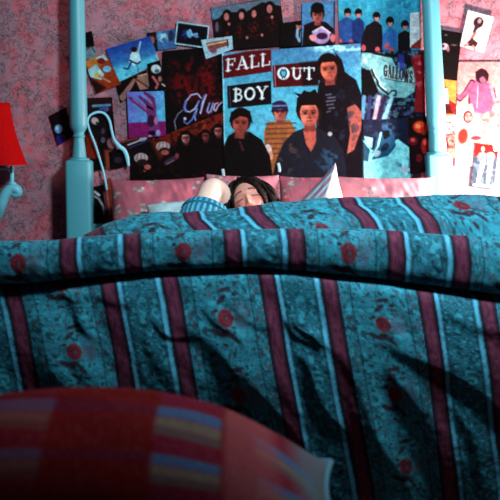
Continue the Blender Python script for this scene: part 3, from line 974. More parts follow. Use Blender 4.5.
def d_two(c):
    c.fill((34, 52, 66)); c.blotch(2.5, (60, 84, 98), .5, .7, .9, 3)
    c.poly([(475, 143), (499, 145), (497, 158), (490, 152), (484, 154), (474, 156)], (90, 0, 4))
    for x0, x1 in ((483, 478), (491, 488)):
        c.line([(x0, 155), (x0 - .5, 165), (x1, 182)], 5, (150, 150, 150), w2=3.4)
    c.ell(481, 156, 3.2, 4, (140, 90, 92)); c.ell(491, 156, 4, 4, (150, 110, 112)); c.ell(483, 149, 1.6, 2.4, (216, 170, 160)); c.line([(474, 185), (494, 187)], 3, (110, 150, 176), .8)


sheet('photo_print', 'small photo of two white figures under a dark red top at the right edge', 'photo', [(475, 143), (499, 146), (494, 189), (471, 186)], 5, d_two)


def d_oval(c): c.fill((225, 225, 222))


o = sheet('paper_card', 'small blank white sheet at the far right above the two white figures', 'card', [(493, 143), (506, 142), (506, 150), (494, 151)], 7, d_oval)  # plain white sheet for a small pale spot left unidentified

# ------------------------------------------------------------------ pieces of tape and the strap
for (a, b, lbl) in (((222.5, 169), (223.5, 180), 'short piece of pale tape on the lower left corner of the band poster'),
                    ((278, 163), (279.5, 172), 'short piece of pale tape at the foot of the band poster by the pillows')):
    pa = P(a[0], a[1], WY - 0.021); pb = P(b[0], b[1], WY - 0.021)
    o = link('tape', tube_mesh('tape', [pa, (pa + pb) / 2 + Vector((0.002, 0, 0)), pb], 0.006, 10, 5, 0.12), M_tape)
    tag(o, lbl, 'tape')

sp = [(107, 190), (104, 174), (100, 160), (95, 144), (89.5, 130), (87.5, 121), (90.5, 115), (98, 112), (105, 114), (109.5, 121), (111.5, 130), (114, 139), (119, 146), (124, 150), (127, 157), (128.5, 166)]
o = link('strap', tube_mesh('strap', [P(x, y, WY - 0.035 + 0.004 * math.sin(i)) for i, (x, y) in enumerate(sp)], [0.0042] * 7 + [0.005] * 5 + [0.0085] * 3 + [0.005], 10, 6, 0.35), M_strap)
tag(o, 'pale blue strap looped over the camera lens photo', 'strap')

# ------------------------------------------------------------------ wall sconce, left
SY = 5.36
sconce = empty('wall_sconce', (P(-14, 200, WY)[0], WY, P(0, 215, WY)[2]))
tag(sconce, 'wall sconce with red shade and pale blue scroll arms left of the bed', 'wall lamp')
ax = (-13 - 250) * SY / F
ks = SY / F
zt, zb_ = zpx(103, SY), zpx(165, SY)
rt, rb = 23 * ks, 40 * ks
pr = []
for i in range(13):
    t = i / 12
    pr.append((rb + (rt - rb) * (1 - (1 - t) ** 1.55), zb_ + (zt - zb_) * t))
pr2 = [(r - 0.003, z) for r, z in reversed(pr)]
link('lamp_shade', lathe_mesh('lamp_shade', pr + pr2 + [pr[0]], 56, ax, SY), M_shade, sconce)
rim = lathe_mesh('trim', [(rb + 0.001, zb_ - 0.003), (rb + 0.003, zb_), (rb + 0.002, zb_ + 0.007), (rb - 0.003, zb_ + 0.007), (rb - 0.003, zb_ - 0.003), (rb + 0.001, zb_ - 0.003)], 56, ax, SY)
link('shade_trim', rim, M_shade, sconce)
for s in (1, -1):
    dx = lambda px: ax + s * ((px + 13) * ks)
    arm_pts = [Vector((dx(-12), SY + 0.12, zpx(222, SY))), Vector((dx(-6), SY + 0.05, zpx(219, SY))), Vector((dx(0), SY + 0.01, zpx(207, SY))), Vector((dx(5), SY, zpx(195, SY))), Vector((dx(11), SY, zpx(188.5, SY))), Vector((dx(16.5), SY, zpx(189.5, SY))), Vector((dx(18), SY, zpx(193, SY))), Vector((dx(14.5), SY, zpx(194.8, SY))), Vector((dx(12.5), SY, zpx(192.5, SY)))]
    ar = link('arm', tube_mesh('arm', arm_pts, [0.018, 0.021, 0.023, 0.023, 0.022, 0.021, 0.019, 0.015, 0.008], 16, 8), M_arm, sconce)
    st = lathe_mesh('stem', [(0.0, zpx(186, SY)), (0.016, zpx(185, SY)), (0.018, zpx(183.5, SY)), (0.018, zpx(182.6, SY)), (0.008, zpx(182.2, SY)), (0.0085, zpx(166, SY)), (0.0, zpx(165.6, SY))], 20, dx(12), SY)
    link('candle_stem', st, M_arm, sconce)
link('cross_bar', tube_mesh('cross_bar', [Vector((ax - 26 * ks, SY, zpx(169, SY))), Vector((ax, SY, zpx(169, SY))), Vector((ax + 26 * ks, SY, zpx(169, SY)))], 0.0045, 10, 4), M_arm, sconce)
link('back_plate', lathe_mesh('back_plate', [(0.0, 0.02), (0.03, 0.018), (0.042, 0.008), (0.045, 0.0), (0, 0)], 32), M_arm, sconce)
bp = sconce.children[-1]
bp.matrix_parent_inverse = Matrix.Identity(4)
bp.rotation_euler = (math.pi / 2, 0, 0)
bp.location = (0, 0, -0.02)

# ------------------------------------------------------------------ pillows


def pillow(name, label, cx_px, y_top, w, h, T, Y, rotY=0, tilt=12, paint=None, nu=110, nv=90, pinch=0.05, seed=0, group='pillows at the head of the bed', top_z=None, shear=None):
    u = np.linspace(-1, 1, nu)[None, :]; v = np.linspace(-1, 1, nv)[:, None]
    U = np.broadcast_to(u, (nv, nu)); Vv = np.broadcast_to(v, (nv, nu))
    th = T / 2 * (np.clip(1 - np.abs(U) ** 2.6, 0, 1) * np.clip(1 - np.abs(Vv) ** 2.6, 0, 1)) ** 0.55
    X = U * w / 2 * (1 - pinch * (1 - Vv ** 2) * np.abs(U) ** 3)
    Z = Vv * h / 2 * (1 - pinch * (1 - U ** 2) * np.abs(Vv) ** 3)
    wr = (vn(U * 3 + seed, Vv * 3, seed) - .5) * 0.02 * (1 - np.maximum(np.abs(U), np.abs(Vv)) ** 6) + (vn(U * 9, Vv * 5 + U * 4, seed + 3) - .5) * 0.006
    e = np.clip(th / (T / 2), 0, 1) ** 0.5
    front = np.stack([X, -th - wr * e, Z], -1)
    back = np.stack([X, th + wr * e * .5, Z], -1)[:, ::-1]
    V = np.concatenate([front, back], axis=1)           # closed around the side seam
    me = grid_mesh(name, V, closed_u=True)
    C = paint(X, Z)
    set_col(me, np.concatenate([C, C[:, ::-1]], axis=1))
    bm = bmesh.new(); bm.from_mesh(me)
    bmesh.ops.remove_doubles(bm, verts=bm.verts, dist=0.0004)
    be = [ed for ed in bm.edges if ed.is_boundary]
    if be: bmesh.ops.holes_fill(bm, edges=be, sides=0)
    bmesh.ops.recalc_face_normals(bm, faces=bm.faces)
    bm.to_mesh(me); bm.free()
    o = link(name, me, M_cloth)
    R = Matrix.Rotation(math.radians(rotY), 4, 'Y')
    Rt = Matrix.Rotation(math.radians(-tilt), 4, 'X')
    M = Rt @ R
    me.transform(R)
    if shear:
        me.transform(Matrix(((shear[0], 0, shear[1], 0), (0, 1, 0, 0), (0, 0, 1, 0), (0, 0, 0, 1))))
    me.transform(Rt)
    zmax = max(v.co.z for v in me.vertices)
    ztop = zpx(y_top, Y) if top_z is None else top_z
    o.location = ((cx_px - 250) * Y / F, Y, ztop - zmax)
    tag(o, label, 'pillow', group)
    return o


def floral(base, seed, leaf=(96, 128, 132), n=15):
    def f(X, Z):
        C = np.broadcast_to(lin(base), X.shape + (3,)).copy()
        m = vn(X * 60, Z * 60, seed)
        C *= (0.9 + 0.2 * m)[..., None]
        r = random.Random(seed)
        for i in range(n):
            x = r.uniform(X.min(), X.max()); z = r.uniform(Z.min(), Z.max())
            a = r.uniform(0, 6.28)
            for j in range(7):
                xx = x + 0.024 * math.cos(a + j * 1.3) * r.uniform(.2, 1); zz = z + 0.024 * math.sin(a + j * 1.3) * r.uniform(.2, 1)
                d = np.hypot((X - xx) / 0.008, (Z - zz) / 0.006) + (vn(X * 200, Z * 200, j) - .5)
                al = np.clip(1.4 - d, 0, 1)[..., None] * .8
                cc = lin(leaf) if j % 3 else lin((200, 190, 180))
                C = C * (1 - al) + cc * al
        return C
    return f


pillow('pillow', 'dusty pink floral pillow farthest left, beside the left bed post', 158, 177, 0.385, 0.365, 0.17, 5.28, -2, 16, floral((168, 92, 108), 3))
pillow('pillow', 'pink floral pillow behind the head of the sleeping person', 241.5, 174, 0.30, 0.365, 0.17, 5.30, 1, 14, floral((198, 122, 138), 5))
pillow('pillow', 'pink floral pillow right of the head, behind the white tipped pillow', 308, 176, 0.235, 0.365, 0.16, 5.33, 0, 14, floral((184, 100, 116), 9))
pillow('pillow', 'long pink floral pillow in front of the right bed post', 386, 176.5, 0.405, 0.365, 0.17, 5.26, 0.5, 16, floral((206, 132, 146), 12))


def striped(X, Z):
    C = np.broadcast_to(lin((228, 230, 226)), X.shape + (3,)).copy()
    q = np.sin(X * 2 * math.pi / 0.034 + 0.6)[..., None]
    st = np.where(q > .25, lin((150, 100, 124)), np.where(q > -.45, lin((78, 140, 164)), lin((150, 176, 190))))
    m = (1 - sm((X + Z) * .707, 0.004, 0.010))[..., None]
    return C * (1 - m) + st * m


pillow('pillow', 'white cornered pillow with a striped side standing on its edge', 321.5, 162.5, 0.225, 0.225, 0.09, 5.16, 45, 8, striped, nu=90, nv=90, pinch=0.06, shear=(0.58, 0.36))
wp = pillow('pillow', 'flat white pillow showing a pale edge under the blue sleeve', 186, 199.5, 0.30, 0.22, 0.10, 5.10, -6, 40, lambda X, Z: np.broadcast_to(lin((170, 205, 214)), X.shape + (3,)).copy(), nu=60, nv=50)

# ------------------------------------------------------------------ sleeping person
# body grown from a skeleton of joints, then the head is added to the same mesh
HEADC = P(250.5, 205, 5.0)
js = []; ed = []; rad = []


def J(p, r, parent=None):
    js.append(tuple(p)); rad.append(r)
    if parent is not None: ed.append((parent, len(js) - 1))
    return len(js) - 1


pel = J((0.03, 4.22, 0.66), 0.115)
bel = J((0.02, 4.40, 0.665), 0.105, pel)
che = J((0.01, 4.60, 0.69), 0.115, bel)
nb = J((0.005, 4.76, 0.735), 0.06, che)
nk = J((0.0, 4.88, 0.775), 0.047, nb)
nk2 = J((0.0, 4.98, 0.81), 0.05, nk)
for s in (-1, 1):
    hp = J((0.03 + s * 0.085, 4.16, 0.655), 0.085, pel)
    kn = J((0.03 + s * 0.13, 3.99, 0.735), 0.055, hp)
    an = J((0.03 + s * 0.15, 4.14, 0.62), 0.036, kn)
    J((0.03 + s * 0.16, 4.03, 0.60), 0.03, an)
# raised arm, bent back so that the hand lies behind the head
sh = J(P(199, 232, 4.80), 0.062, che)
ua = J(P(206, 207, 4.88), 0.052, sh)
el = J(P(212.5, 187, 4.96), 0.056, ua)
fa = J(P(222, 196, 5.00), 0.052, el)
fb = J(P(228, 211, 5.04), 0.045, fa)
wr = J(P(238, 223, 5.06), 0.024, fb)


def hand(wri, d, side, up, flex=0.3):
    d = Vector(d).normalized(); side = Vector(side).normalized(); up = Vector(up).normalized()
    w0 = Vector(js[wri])
    pm = J(w0 + d * 0.045, 0.024, wri)
    for i, (off, ln) in enumerate(((-0.028, 0.065), (-0.010, 0.075), (0.009, 0.070), (0.026, 0.055))):
        b = J(w0 + d * 0.085 + side * off, 0.0095, pm)
        m = J(w0 + d * (0.085 + ln * .5) + side * off * 1.15 - up * 0.006 * flex * 3, 0.0088, b)
        J(w0 + d * (0.085 + ln * .9) + side * off * 1.2 - up * 0.02 * flex * 3, 0.0075, m)
    t1 = J(w0 + d * 0.03 - side * 0.034, 0.012, pm)
    J(w0 + d * 0.07 - side * 0.052, 0.0095, t1)


hand(wr, (0.5, 0.25, -0.5), (0.6, 0, 0.7), (0, 1, 0.2))
# other arm along the body
s2 = J((0.17, 4.66, 0.70), 0.058, che)
e2 = J((0.25, 4.45, 0.665), 0.042, s2)
w2 = J((0.21, 4.25, 0.655), 0.025, e2)
hand(w2, (-0.2, -1, 0), (1, -0.2, 0), (0, 0, 1))
me = bpy.data.meshes.new('person_skin')
me.from_pydata(js, ed, [])
tmp = bpy.data.objects.new('tmp', me)
COL.objects.link(tmp)
md = tmp.modifiers.new('skin', 'SKIN')
sk = me.skin_vertices[0].data if len(me.skin_vertices) else None
if sk is None:
    bpy.context.view_layer.objects.active = tmp
    bm = bmesh.new(); bm.from_mesh(me); bm.verts.layers.skin.verify(); bm.to_mesh(me); bm.free()
    sk = me.skin_vertices[0].data
for i, r in enumerate(rad):
    sk[i].radius = (r, r)
    sk[i].use_root = (i == 0)
md.use_smooth_shade = True
sb = tmp.modifiers.new('sub', 'SUBSURF'); sb.levels = 2; sb.render_levels = 2
dg = bpy.context.evaluated_depsgraph_get()
body = bpy.data.meshes.new_from_object(tmp.evaluated_get(dg))
bpy.data.objects.remove(tmp)

HR = Matrix.Translation(HEADC) @ Matrix.Rotation(math.radians(-20), 4, 'Y') @ Matrix.Rotation(math.radians(-26), 4, 'X')


def head_surface(nu=150, nv=120):
    th = np.linspace(0.001, math.pi - 0.001, nv)[:, None]; ph = np.linspace(0, 2 * math.pi, nu, endpoint=False)[None, :]
    x = np.sin(th) * np.sin(ph); y = -np.sin(th) * np.cos(ph); z = np.cos(th) * np.ones_like(ph)
    X = x * 0.071; Y = y * 0.092; Z = z * 0.106
    # jaw narrows, back of the skull is fuller
    nar = 1 - 0.30 * sm(-Z, 0.02, 0.10)
    X = X * nar
    Y = np.where(Y > 0, Y * 1.02, Y * (1 - 0.08 * sm(-Z, 0.03, 0.1)))
    fr = sm(-y, 0.15, 0.55)

    def g(cx, cz, sx, sz): return np.exp(-((X - cx) / sx) ** 2 - ((Z - cz) / sz) ** 2) * fr
    d = np.zeros_like(X)
    for s in (-1, 1):
        d += -0.011 * g(s * 0.031, 0.004, 0.017, 0.013)      # socket
        d += 0.0075 * g(s * 0.031, 0.001, 0.013, 0.009)      # closed lid over the eyeball
        d += 0.005 * g(s * 0.030, 0.024, 0.022, 0.008)       # brow
        d += 0.006 * g(s * 0.040, -0.026, 0.02, 0.018)       # cheek
    d += 0.020 * g(0, -0.030, 0.0095, 0.012) + 0.012 * g(0, -0.010, 0.008, 0.018) + 0.006 * g(-0.012, -0.036, 0.006, 0.006) + 0.006 * g(0.012, -0.036, 0.006, 0.006)
    d += 0.007 * g(0, -0.060, 0.022, 0.006) + 0.008 * g(0, -0.072, 0.018, 0.006) - 0.003 * g(0, -0.0655, 0.02, 0.002)
    d += 0.010 * g(0, -0.098, 0.02, 0.014)
    Y = Y - d
    C = np.broadcast_to(lin((208, 148, 134)), X.shape + (3,)).copy()  # face skin darker than the arm's: its shade is put into the colour

    def mixc(a, c):
        nonlocal C
        a = np.clip(a, 0, 1)[..., None]
        C = C * (1 - a) + lin(c) * a
    for s in (-1, 1):
        mixc(g(s * 0.042, -0.022, 0.02, 0.014) * .6, (190, 62, 62))
        arc = Z - (0.027 - 0.25 * (np.abs(X) - 0.03) ** 2 / 0.03 - 0.10 * (np.abs(X) - 0.03))
        mixc(np.exp(-(arc / 0.004) ** 2) * fr * (np.abs(X - s * 0.031) < 0.019), (44, 18, 18))
        lash = Z - (-0.004 + 5.0 * (X - s * 0.031) ** 2)
        mixc(np.exp(-(lash / 0.0028) ** 2) * fr * (np.abs(X - s * 0.031) < 0.016) * .95, (36, 12, 16))
    mixc(g(0, -0.064, 0.022, 0.009), (190, 84, 88))
    mixc(g(0, -0.042, 0.013, 0.005) * .5, (150, 70, 64))
    V = np.stack([X, Y, Z], -1)
    V = np.concatenate([V, V[:, :1]], axis=1)
    C = np.concatenate([C, C[:, :1]], axis=1)
    return V, C


Vh, Ch = head_surface()
hm = grid_mesh('h', Vh); set_col(hm, Ch)
hm.transform(HR)
set_col(body, np.broadcast_to(lin((240, 206, 192)), (len(body.vertices), 3)))
bm = bmesh.new(); bm.from_mesh(body); bm.from_mesh(hm)
# ears
for s in (-1, 1):
    eb = bmesh.new(); bmesh.ops.create_uvsphere(eb, u_segments=16, v_segments=10, radius=1.0)
    for v in eb.verts: v.co = HR @ Vector((s * 0.071 + v.co.x * 0.008, 0.012 + v.co.y * 0.018, -0.005 + v.co.z * 0.03))
    em = bpy.data.meshes.new('e'); eb.to_mesh(em); eb.free(); set_col(em, np.broadcast_to(lin((236, 186, 172)), (len(em.vertices), 3)))
    bm.from_mesh(em); bpy.data.meshes.remove(em)
bmesh.ops.recalc_face_normals(bm, faces=bm.faces)
pm = bpy.data.meshes.new('person'); bm.to_mesh(pm); bm.free()
person = link('person', pm, M_skin)
tag(person, 'dark haired person asleep under the comforter, one arm bent behind the head', 'person')

# hair: a cap around the skull that dips inside at the face, with falling locks
nv, nu = 90, 140
th = np.linspace(0.001, math.pi - 0.001, nv)[:, None]; ph = np.linspace(0, 2 * math.pi, nu)[None, :]
x = np.sin(th) * np.sin(ph); y = -np.sin(th) * np.cos(ph); z = np.cos(th) * np.ones_like(ph)
part = -0.018
X = x * 0.071; Y = y * 0.092; Z = z * 0.106
hl = ((X + 0.004) / 0.056) ** 2 + ((Z + 0.032) / 0.102) ** 2
face = sm(-y, 0.05, 0.25) * (1 - sm(hl, 0.82, 1.02))
strand = 0.004 * np.sin(np.arctan2(X - part, Z + 0.05) * 46 + 3 * vn(X * 60, Z * 30, 2))
k2 = 1.09 + 0.06 * sm(X, 0.0, 0.06) + strand * 6 * .3
kk = np.where(True, k2 * (1 - face) + 0.86 * face, 0)
Vc = np.stack([X * kk, Y * kk * 1.02, Z * (kk * 0.985)], -1)
hc = grid_mesh('hair', Vc)
hb = bmesh.new(); hb.from_mesh(hc)
r = random.Random(4)
for i in range(34):
    sd = 1 if i < 24 else -1
    a0 = Vector((part + sd * r.uniform(0.0, 0.02), -0.052 + r.uniform(-.01, .03), 0.094 + r.uniform(-.008, .004)))
    off = r.uniform(0, 0.020)
    pts = [a0, Vector((sd * (0.046 + off * .5), -0.050 + r.uniform(-.01, .03), 0.072)), Vector((sd * (0.074 + off), -0.028 + r.uniform(-.015, .04), 0.018)),
           Vector((sd * (0.084 + off * 1.3), -0.015 + r.uniform(-.02, .04), -0.045)), Vector((sd * (0.094 + off * 1.8 + (0.02 if sd > 0 else -0.012)), 0.0 + r.uniform(-.02, .03), -0.115))]
    tm = tube_mesh('l', pts, [0.006, 0.010, 0.012, 0.011, 0.004], 8, 5)
    hb.from_mesh(tm); bpy.data.meshes.remove(tm)
hm2 = bpy.data.meshes.new('hair'); hb.to_mesh(hm2); hb.free()
hm2.transform(HR)
person_hair = link('hair', hm2, M_hair, person)

# blue knitted sleeve around the upper arm
pa = P(196, 244, 4.74); pb = P(203, 222, 4.83); pc = P(207, 209, 4.88)
axis = [pa, (pa + pb) / 2, pb, (pb + pc) / 2, pc]
rows = []; cols = []
seg = 90
sub = 14
line = []
for i in range(len(axis) - 1):
    for q in range(sub): line.append(axis[i].lerp(axis[i + 1], q / sub))
line.append(axis[-1])
nl = len(line)
dirv = (pc - pa).normalized()
sv = dirv.cross(Vector((0, 1, 0))).normalized(); bv = sv.cross(dirv).normalized()
for i, p in enumerate(line):
    t = i / (nl - 1)
    hem = t > 0.80
    R0 = 0.066 + 0.022 * math.sin(t * math.pi * .8) - 0.010 * t + (0.006 if hem else 0) - (0.006 if 0.76 < t < 0.80 else 0)
    row = []; cr = []
    for q in range(seg):
        a = 2 * math.pi * q / seg
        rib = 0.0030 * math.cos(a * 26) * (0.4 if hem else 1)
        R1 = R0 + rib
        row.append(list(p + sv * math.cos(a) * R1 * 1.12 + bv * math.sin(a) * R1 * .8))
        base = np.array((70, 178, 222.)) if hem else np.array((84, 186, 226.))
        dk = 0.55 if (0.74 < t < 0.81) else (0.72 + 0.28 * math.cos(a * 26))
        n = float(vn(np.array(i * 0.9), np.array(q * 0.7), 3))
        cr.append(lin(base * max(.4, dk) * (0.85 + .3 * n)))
    rows.append(row); cols.append(cr)
# hem turns inwards
p = line[-1]
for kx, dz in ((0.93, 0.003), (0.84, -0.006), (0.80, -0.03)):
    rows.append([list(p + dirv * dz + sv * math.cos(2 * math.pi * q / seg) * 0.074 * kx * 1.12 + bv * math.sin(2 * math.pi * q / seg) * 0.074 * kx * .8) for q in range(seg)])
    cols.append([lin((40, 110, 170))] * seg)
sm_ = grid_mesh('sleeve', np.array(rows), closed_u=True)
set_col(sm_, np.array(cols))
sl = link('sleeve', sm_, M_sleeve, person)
sl['label'] = 'blue ribbed knit sleeve'

# ------------------------------------------------------------------ comforter
tabR = np.array([(-80, 262), (0, 252), (50, 246), (75, 234), (90, 226), (115, 217.5), (150, 213), (200, 211), (230, 208), (260, 204), (280, 202), (320, 199), (350, 197.5), (400, 196), (500, 196), (580, 198)], float)
tabT = np.array([(-80, 243), (0, 241), (57, 240.5), (80, 237), (120, 234), (180, 231.5), (240, 229), (300, 228.5), (370, 229), (400, 231), (430, 234), (500, 237), (580, 240)], float)
tabB = np.array([(-80, 289), (0, 284), (40, 283), (65, 280), (100, 277), (160, 271), (200, 269.5), (250, 267.5), (300, 271), (370, 278), (400, 282.5), (450, 289), (500, 296), (580, 303)], float)
tabO = np.array([(-80, .045), (0, .042), (60, .034), (150, .012), (250, .002), (350, .000), (430, .004), (500, .014), (580, .02)], float)


def smooth_tab(tab, px):
    k5 = np.linspace(-14, 14, 9)
    return np.mean([np.interp(px + d, tab[:, 0], tab[:, 1]) for d in k5], axis=0)


YR, YRO = 3.95, 3.66
NX = 610
xs = np.linspace(-0.94, 0.99, NX)
pxs = 250 + xs * F / 3.7
zR = ZC - (smooth_tab(tabR, pxs) - HY) * YR / F
zT = ZC - (smooth_tab(tabT, pxs) - HY) * YRO / F
zB = ZC - (smooth_tab(tabB, pxs) - HY) * (YRO - 0.02) / F
off = smooth_tab(tabO, pxs)
zM = (zT + zB) / 2; hb_ = (zT - zB) / 2
one = np.ones_like(xs)


def ctl():
    L = []
    L.append((4.52 * one, np.minimum(zR - 0.06, 0.80), 0))
    L.append((4.46 * one, np.minimum(zR - 0.05, 0.84), 0))
    L.append((4.25 * one, zR - 0.045, 1))
    L.append((4.08 * one, zR - 0.018, 2))
    L.append((YR * one, zR, 3))
    L.append((YR - 0.075 * one, zR - 0.022, 4))
    L.append((YR - 0.125 * one, np.minimum(zR - 0.062, zR * .45 + (zT - .01) * .55), 5))
    L.append((3.79 * one, zT - 0.022, 6))
    for ang in (60, 90, 120, 150, 180, 210, 240, 268):
        a = math.radians(ang)
        sq = lambda v: math.copysign(abs(v) ** 0.72, v)
        L.append((YRO + 0.055 * sq(math.cos(a)) * one, zM + hb_ * sq(math.sin(a)), 7))
    L.append((YRO + 0.012 + off * .8, zB + 0.004, 8))
    L.append((YRO - 0.026 + off, zB - 0.012, 9))
    L.append((YRO - 0.048 + off * .8, zB - 0.05, 10))
    L.append((YRO - 0.040 + off * .4, 0.45 * one, 11))
    L.append((YRO + 0.014 * one, 0.24 * one, 12))
    L.append((YRO + 0.060 * one, 0.10 * one, 13))
    L.append((YRO + 0.085 * one, 0.02 * one, 14))
    return L


CL = ctl()
CY = np.array([c[0] for c in CL]); CZ = np.array([c[1] for c in CL])
ref = NX // 2
# arc length of the middle column on a fine Catmull-Rom, then resample evenly


def catmull(Pm, t):
    n = len(Pm)
    i = np.clip(np.floor(t).astype(int), 0, n - 2)
    f = (t - i)[:, None]
    p0 = Pm[np.maximum(i - 1, 0)]; p1 = Pm[i]; p2 = Pm[i + 1]; p3 = Pm[np.minimum(i + 2, n - 1)]
    return 0.5 * (2 * p1 + (p2 - p0) * f + (2 * p0 - 5 * p1 + 4 * p2 - p3) * f ** 2 + (3 * p1 - p0 - 3 * p2 + p3) * f ** 3)


tf = np.linspace(0, len(CL) - 1, 6000)
yr = catmull(CY[:, ref:ref + 1], tf)[:, 0]; zr = catmull(CZ[:, ref:ref + 1], tf)[:, 0]
arc = np.concatenate([[0], np.cumsum(np.hypot(np.diff(yr), np.diff(zr)))])
s_vis = np.interp(3.0, tf, arc)            # finer from the ridge on
ss = np.concatenate([np.linspace(0, s_vis - 0.02, 46), np.arange(s_vis - 0.015, arc[-1], 0.0028), [arc[-1]]])
tt = np.interp(ss, arc, tf)
GY = catmull(CY, tt); GZ = catmull(CZ, tt)
GX = np.broadcast_to(xs, GY.shape).copy()
NT = len(tt)
SS = np.broadcast_to(ss[:, None], GX.shape)
PXI = 250 + GX * F / GY; PYI = HY + (ZC - GZ) * F / GY
t_roll = 7 + 4.0     # index of the roll front control (180 deg)
i_rollstart = 8; i_rollend = 15
wD = sm(tt, 17.0, 18.5)[:, None]            # drape weight
wRl = (sm(tt, 8, 9.5) * (1 - sm(tt, 14.5, 15.5)))[:, None]
wRi = (1 - sm(tt, 6.0, 7.5))[:, None]

# folds on the hanging part: rounded ridges, steeper on the lower side
FOLDS = [((398, 342), (530, 428), .018, 40, 10), ((330, 345), (395, 455), .014, 26, 8), ((398, 372), (452, 480), .016, 24, 8),
         ((185, 318), (262, 402), .010, 30, 9), ((282, 318), (322, 348), .006, 14, 4), ((222, 352), (330, 478), .012, 30, 9),
         ((300, 360), (345, 430), .012, 18, 6), ((10, 300), (112, 285), .008, 12, 7), ((100, 300), (160, 293), .005, 8, 5), ((150, 322), (195, 340), .006, 16, 4),
         ((440, 300), (520, 345), .012, 26, 9), ((352, 395), (410, 500), .014, 18, 7), ((296, 315), (318, 350), .006, 7, 3), ((208, 305), (246, 352), .005, 12, 4), ((60, 292), (92, 330), .006, 14, 5), ((455, 400), (490, 500), .012, 20, 7), ((225, 300), (275, 330), .005, 16, 6), ((30, 320), (80, 400), .008, 26, 10)]
DISP = np.zeros_like(GX)
for (x1, y1), (x2, y2), A, wu, wd in FOLDS:
    dx, dy = x2 - x1, y2 - y1
    L = math.hypot(dx, dy); ux, uy = dx / L, dy / L
    al = (PXI - x1) * ux + (PYI - y1) * uy
    bend = 5 * np.sin(al / L * 5.0 + x1)
    nd = -(PXI - x1) * uy + (PYI - y1) * ux - bend      # >0 below / left of the line
    win = sm(al, -0.25 * L, 0.2 * L) * (1 - sm(al, 0.75 * L, 1.25 * L))
    wdt = np.where(nd > 0, wd, wu)
    DISP += A * win * np.exp(-(nd / wdt) ** 2)
n1 = vn(GX * 9 + GZ * 5.0, GZ * 3.0, 1) - .5
n2 = vn(GX * 26 + GZ * 14, GZ * 9, 2) - .5
n3 = vn(GX * 60, SS * 60, 3) - .5
D = wD * (DISP + 0.016 * n1 + 0.006 * n2 + 0.0016 * n3)
GY -= D
# roll and ridge: puffiness, little wrinkles
m1 = vn(GX * 7, SS * 9, 5) - .5; m2 = vn(GX * 22 + SS * 6, SS * 20, 6) - .5; m3 = vn(GX * 55 - SS * 20, SS * 50, 8) - .5
GZ += (wRi + wRl * .35) * (0.010 * m1 * sm(tt, 0.0, 2.0)[:, None] + 0.006 * m2 + 0.0022 * m3)
GY -= wRl * (0.012 * m1 + 0.007 * m2 + 0.0025 * m3) + wRi * 0.004 * m3
# the fabric turns down/back at the two sides of the bed
ex = np.where(GX < -0.745, -0.745 - GX, np.where(GX > 0.815, GX - 0.815, 0))
e2_ = np.maximum(0, ex - 0.02)
GZ = GZ - e2_ * 0.97 * (1 - wD)
GY = GY + e2_ * 0.97 * wD
sgn = np.where(GX < 0, -1, 1)
GX = GX - sgn * e2_ * 0.8
GZ = np.maximum(GZ, 0.012)

# ---- the printed stripe pattern
s_key = lambda c: np.interp(c, tf, arc)


def s_at_y(yy, lo, hi):
    """arc position in the middle column whose image row is yy between two controls"""
    mlo, mhi = s_key(lo), s_key(hi)
    a = np.linspace(mlo, mhi, 400)
    ym = HY + (ZC - np.interp(a, arc, zr)) * F / np.interp(a, arc, yr)
    return a[np.argmin(np.abs(ym - yy))]


s_ridge = s_at_y(213, 4, 6.5)
s_rf = s_key(12.0)
s_tuck = s_key(16.2)
s_d300 = s_at_y(300, 17, 20)
px_per_m = F / 3.66
keys = [0, s_key(3.5), s_ridge, s_key(7.0), s_key(9), s_rf, s_key(15), s_key(17), s_d300, arc[-1]]
anch = [190, 197, 203, 226, 242, 244, 245, 276, 281, 281 + 0.165 * (arc[-1] - s_d300) * px_per_m]
an_ = np.interp(ss, keys, anch)[:, None]
per = np.interp(ss, [s_key(4), s_key(7), s_rf, s_tuck, s_d300], [157, 160, 165, 160, 158])[:, None]
PX0 = 250 + np.broadcast_to(xs, (NT, NX)) * F / np.interp(ss, arc, yr)[:, None]
slope_fix = wD * 0.06 * sm(PX0, 370, 450) * np.maximum(0, SS - s_d300) * px_per_m
Uq = (PX0 - an_ + slope_fix) / per
Uq = Uq + 0.010 * (vn(GX * 8, SS * 8, 11) - .5) + 0.008 * wRi * (vn(xs[None, :] * 4.0, SS * 3, 12) - .5)
ku = np.floor(Uq); fu = Uq - ku
stag = np.where(ku == -2, -0.41, np.where(ku == -1, 0.0, np.where(ku == 1, 0.45, 0.0)))
v_dr = (SS - s_at_y(318, 17, 20)) / 0.222 + stag
v_rl = (SS - s_rf) / 0.222
v_ri = (SS - s_ridge) / 0.222 - np.where(ku == 1, 0.0, 0.42)
Vq = np.where(tt[:, None] > 16.2, v_dr, np.where(tt[:, None] > 7, v_rl, v_ri))
fv = Vq - np.floor(Vq + 0.5)               # -0.5..0.5, rose at 0
# local metric coordinates (metres) within the flower field
PER = 0.450
lx = (fu - 0.632) * PER; ly = fv * 0.222
cloth = np.zeros((NT, NX, 3))


def band(a, b, e=0.005): return np.clip((fu - a) / e + .5, 0, 1) * np.clip((b - fu) / e + .5, 0, 1)


def lay(al, c):
    global cloth
    al = np.clip(al, 0, 1)[..., None]
    cloth = cloth * (1 - al) + lin(c) * al


FIELD = (30, 112, 132); NARROW = (24, 92, 112); PALE = (68, 150, 184); WINE = (84, 36, 60); EDGE = (22, 12, 28)
cloth[:] = lin(FIELD)
wx = xs[None, :] * np.ones((NT, 1))
d1 = vn(fu * 70, SS * 150, 21); d2 = vn(fu * 130 + 9 * d1, SS * 300, 22)
lay(sm(d2, .5, .7) * .6, (18, 78, 98))
lay(sm(vn(fu * 36, SS * 90, 23), .5, .75) * .5, (44, 146, 170))
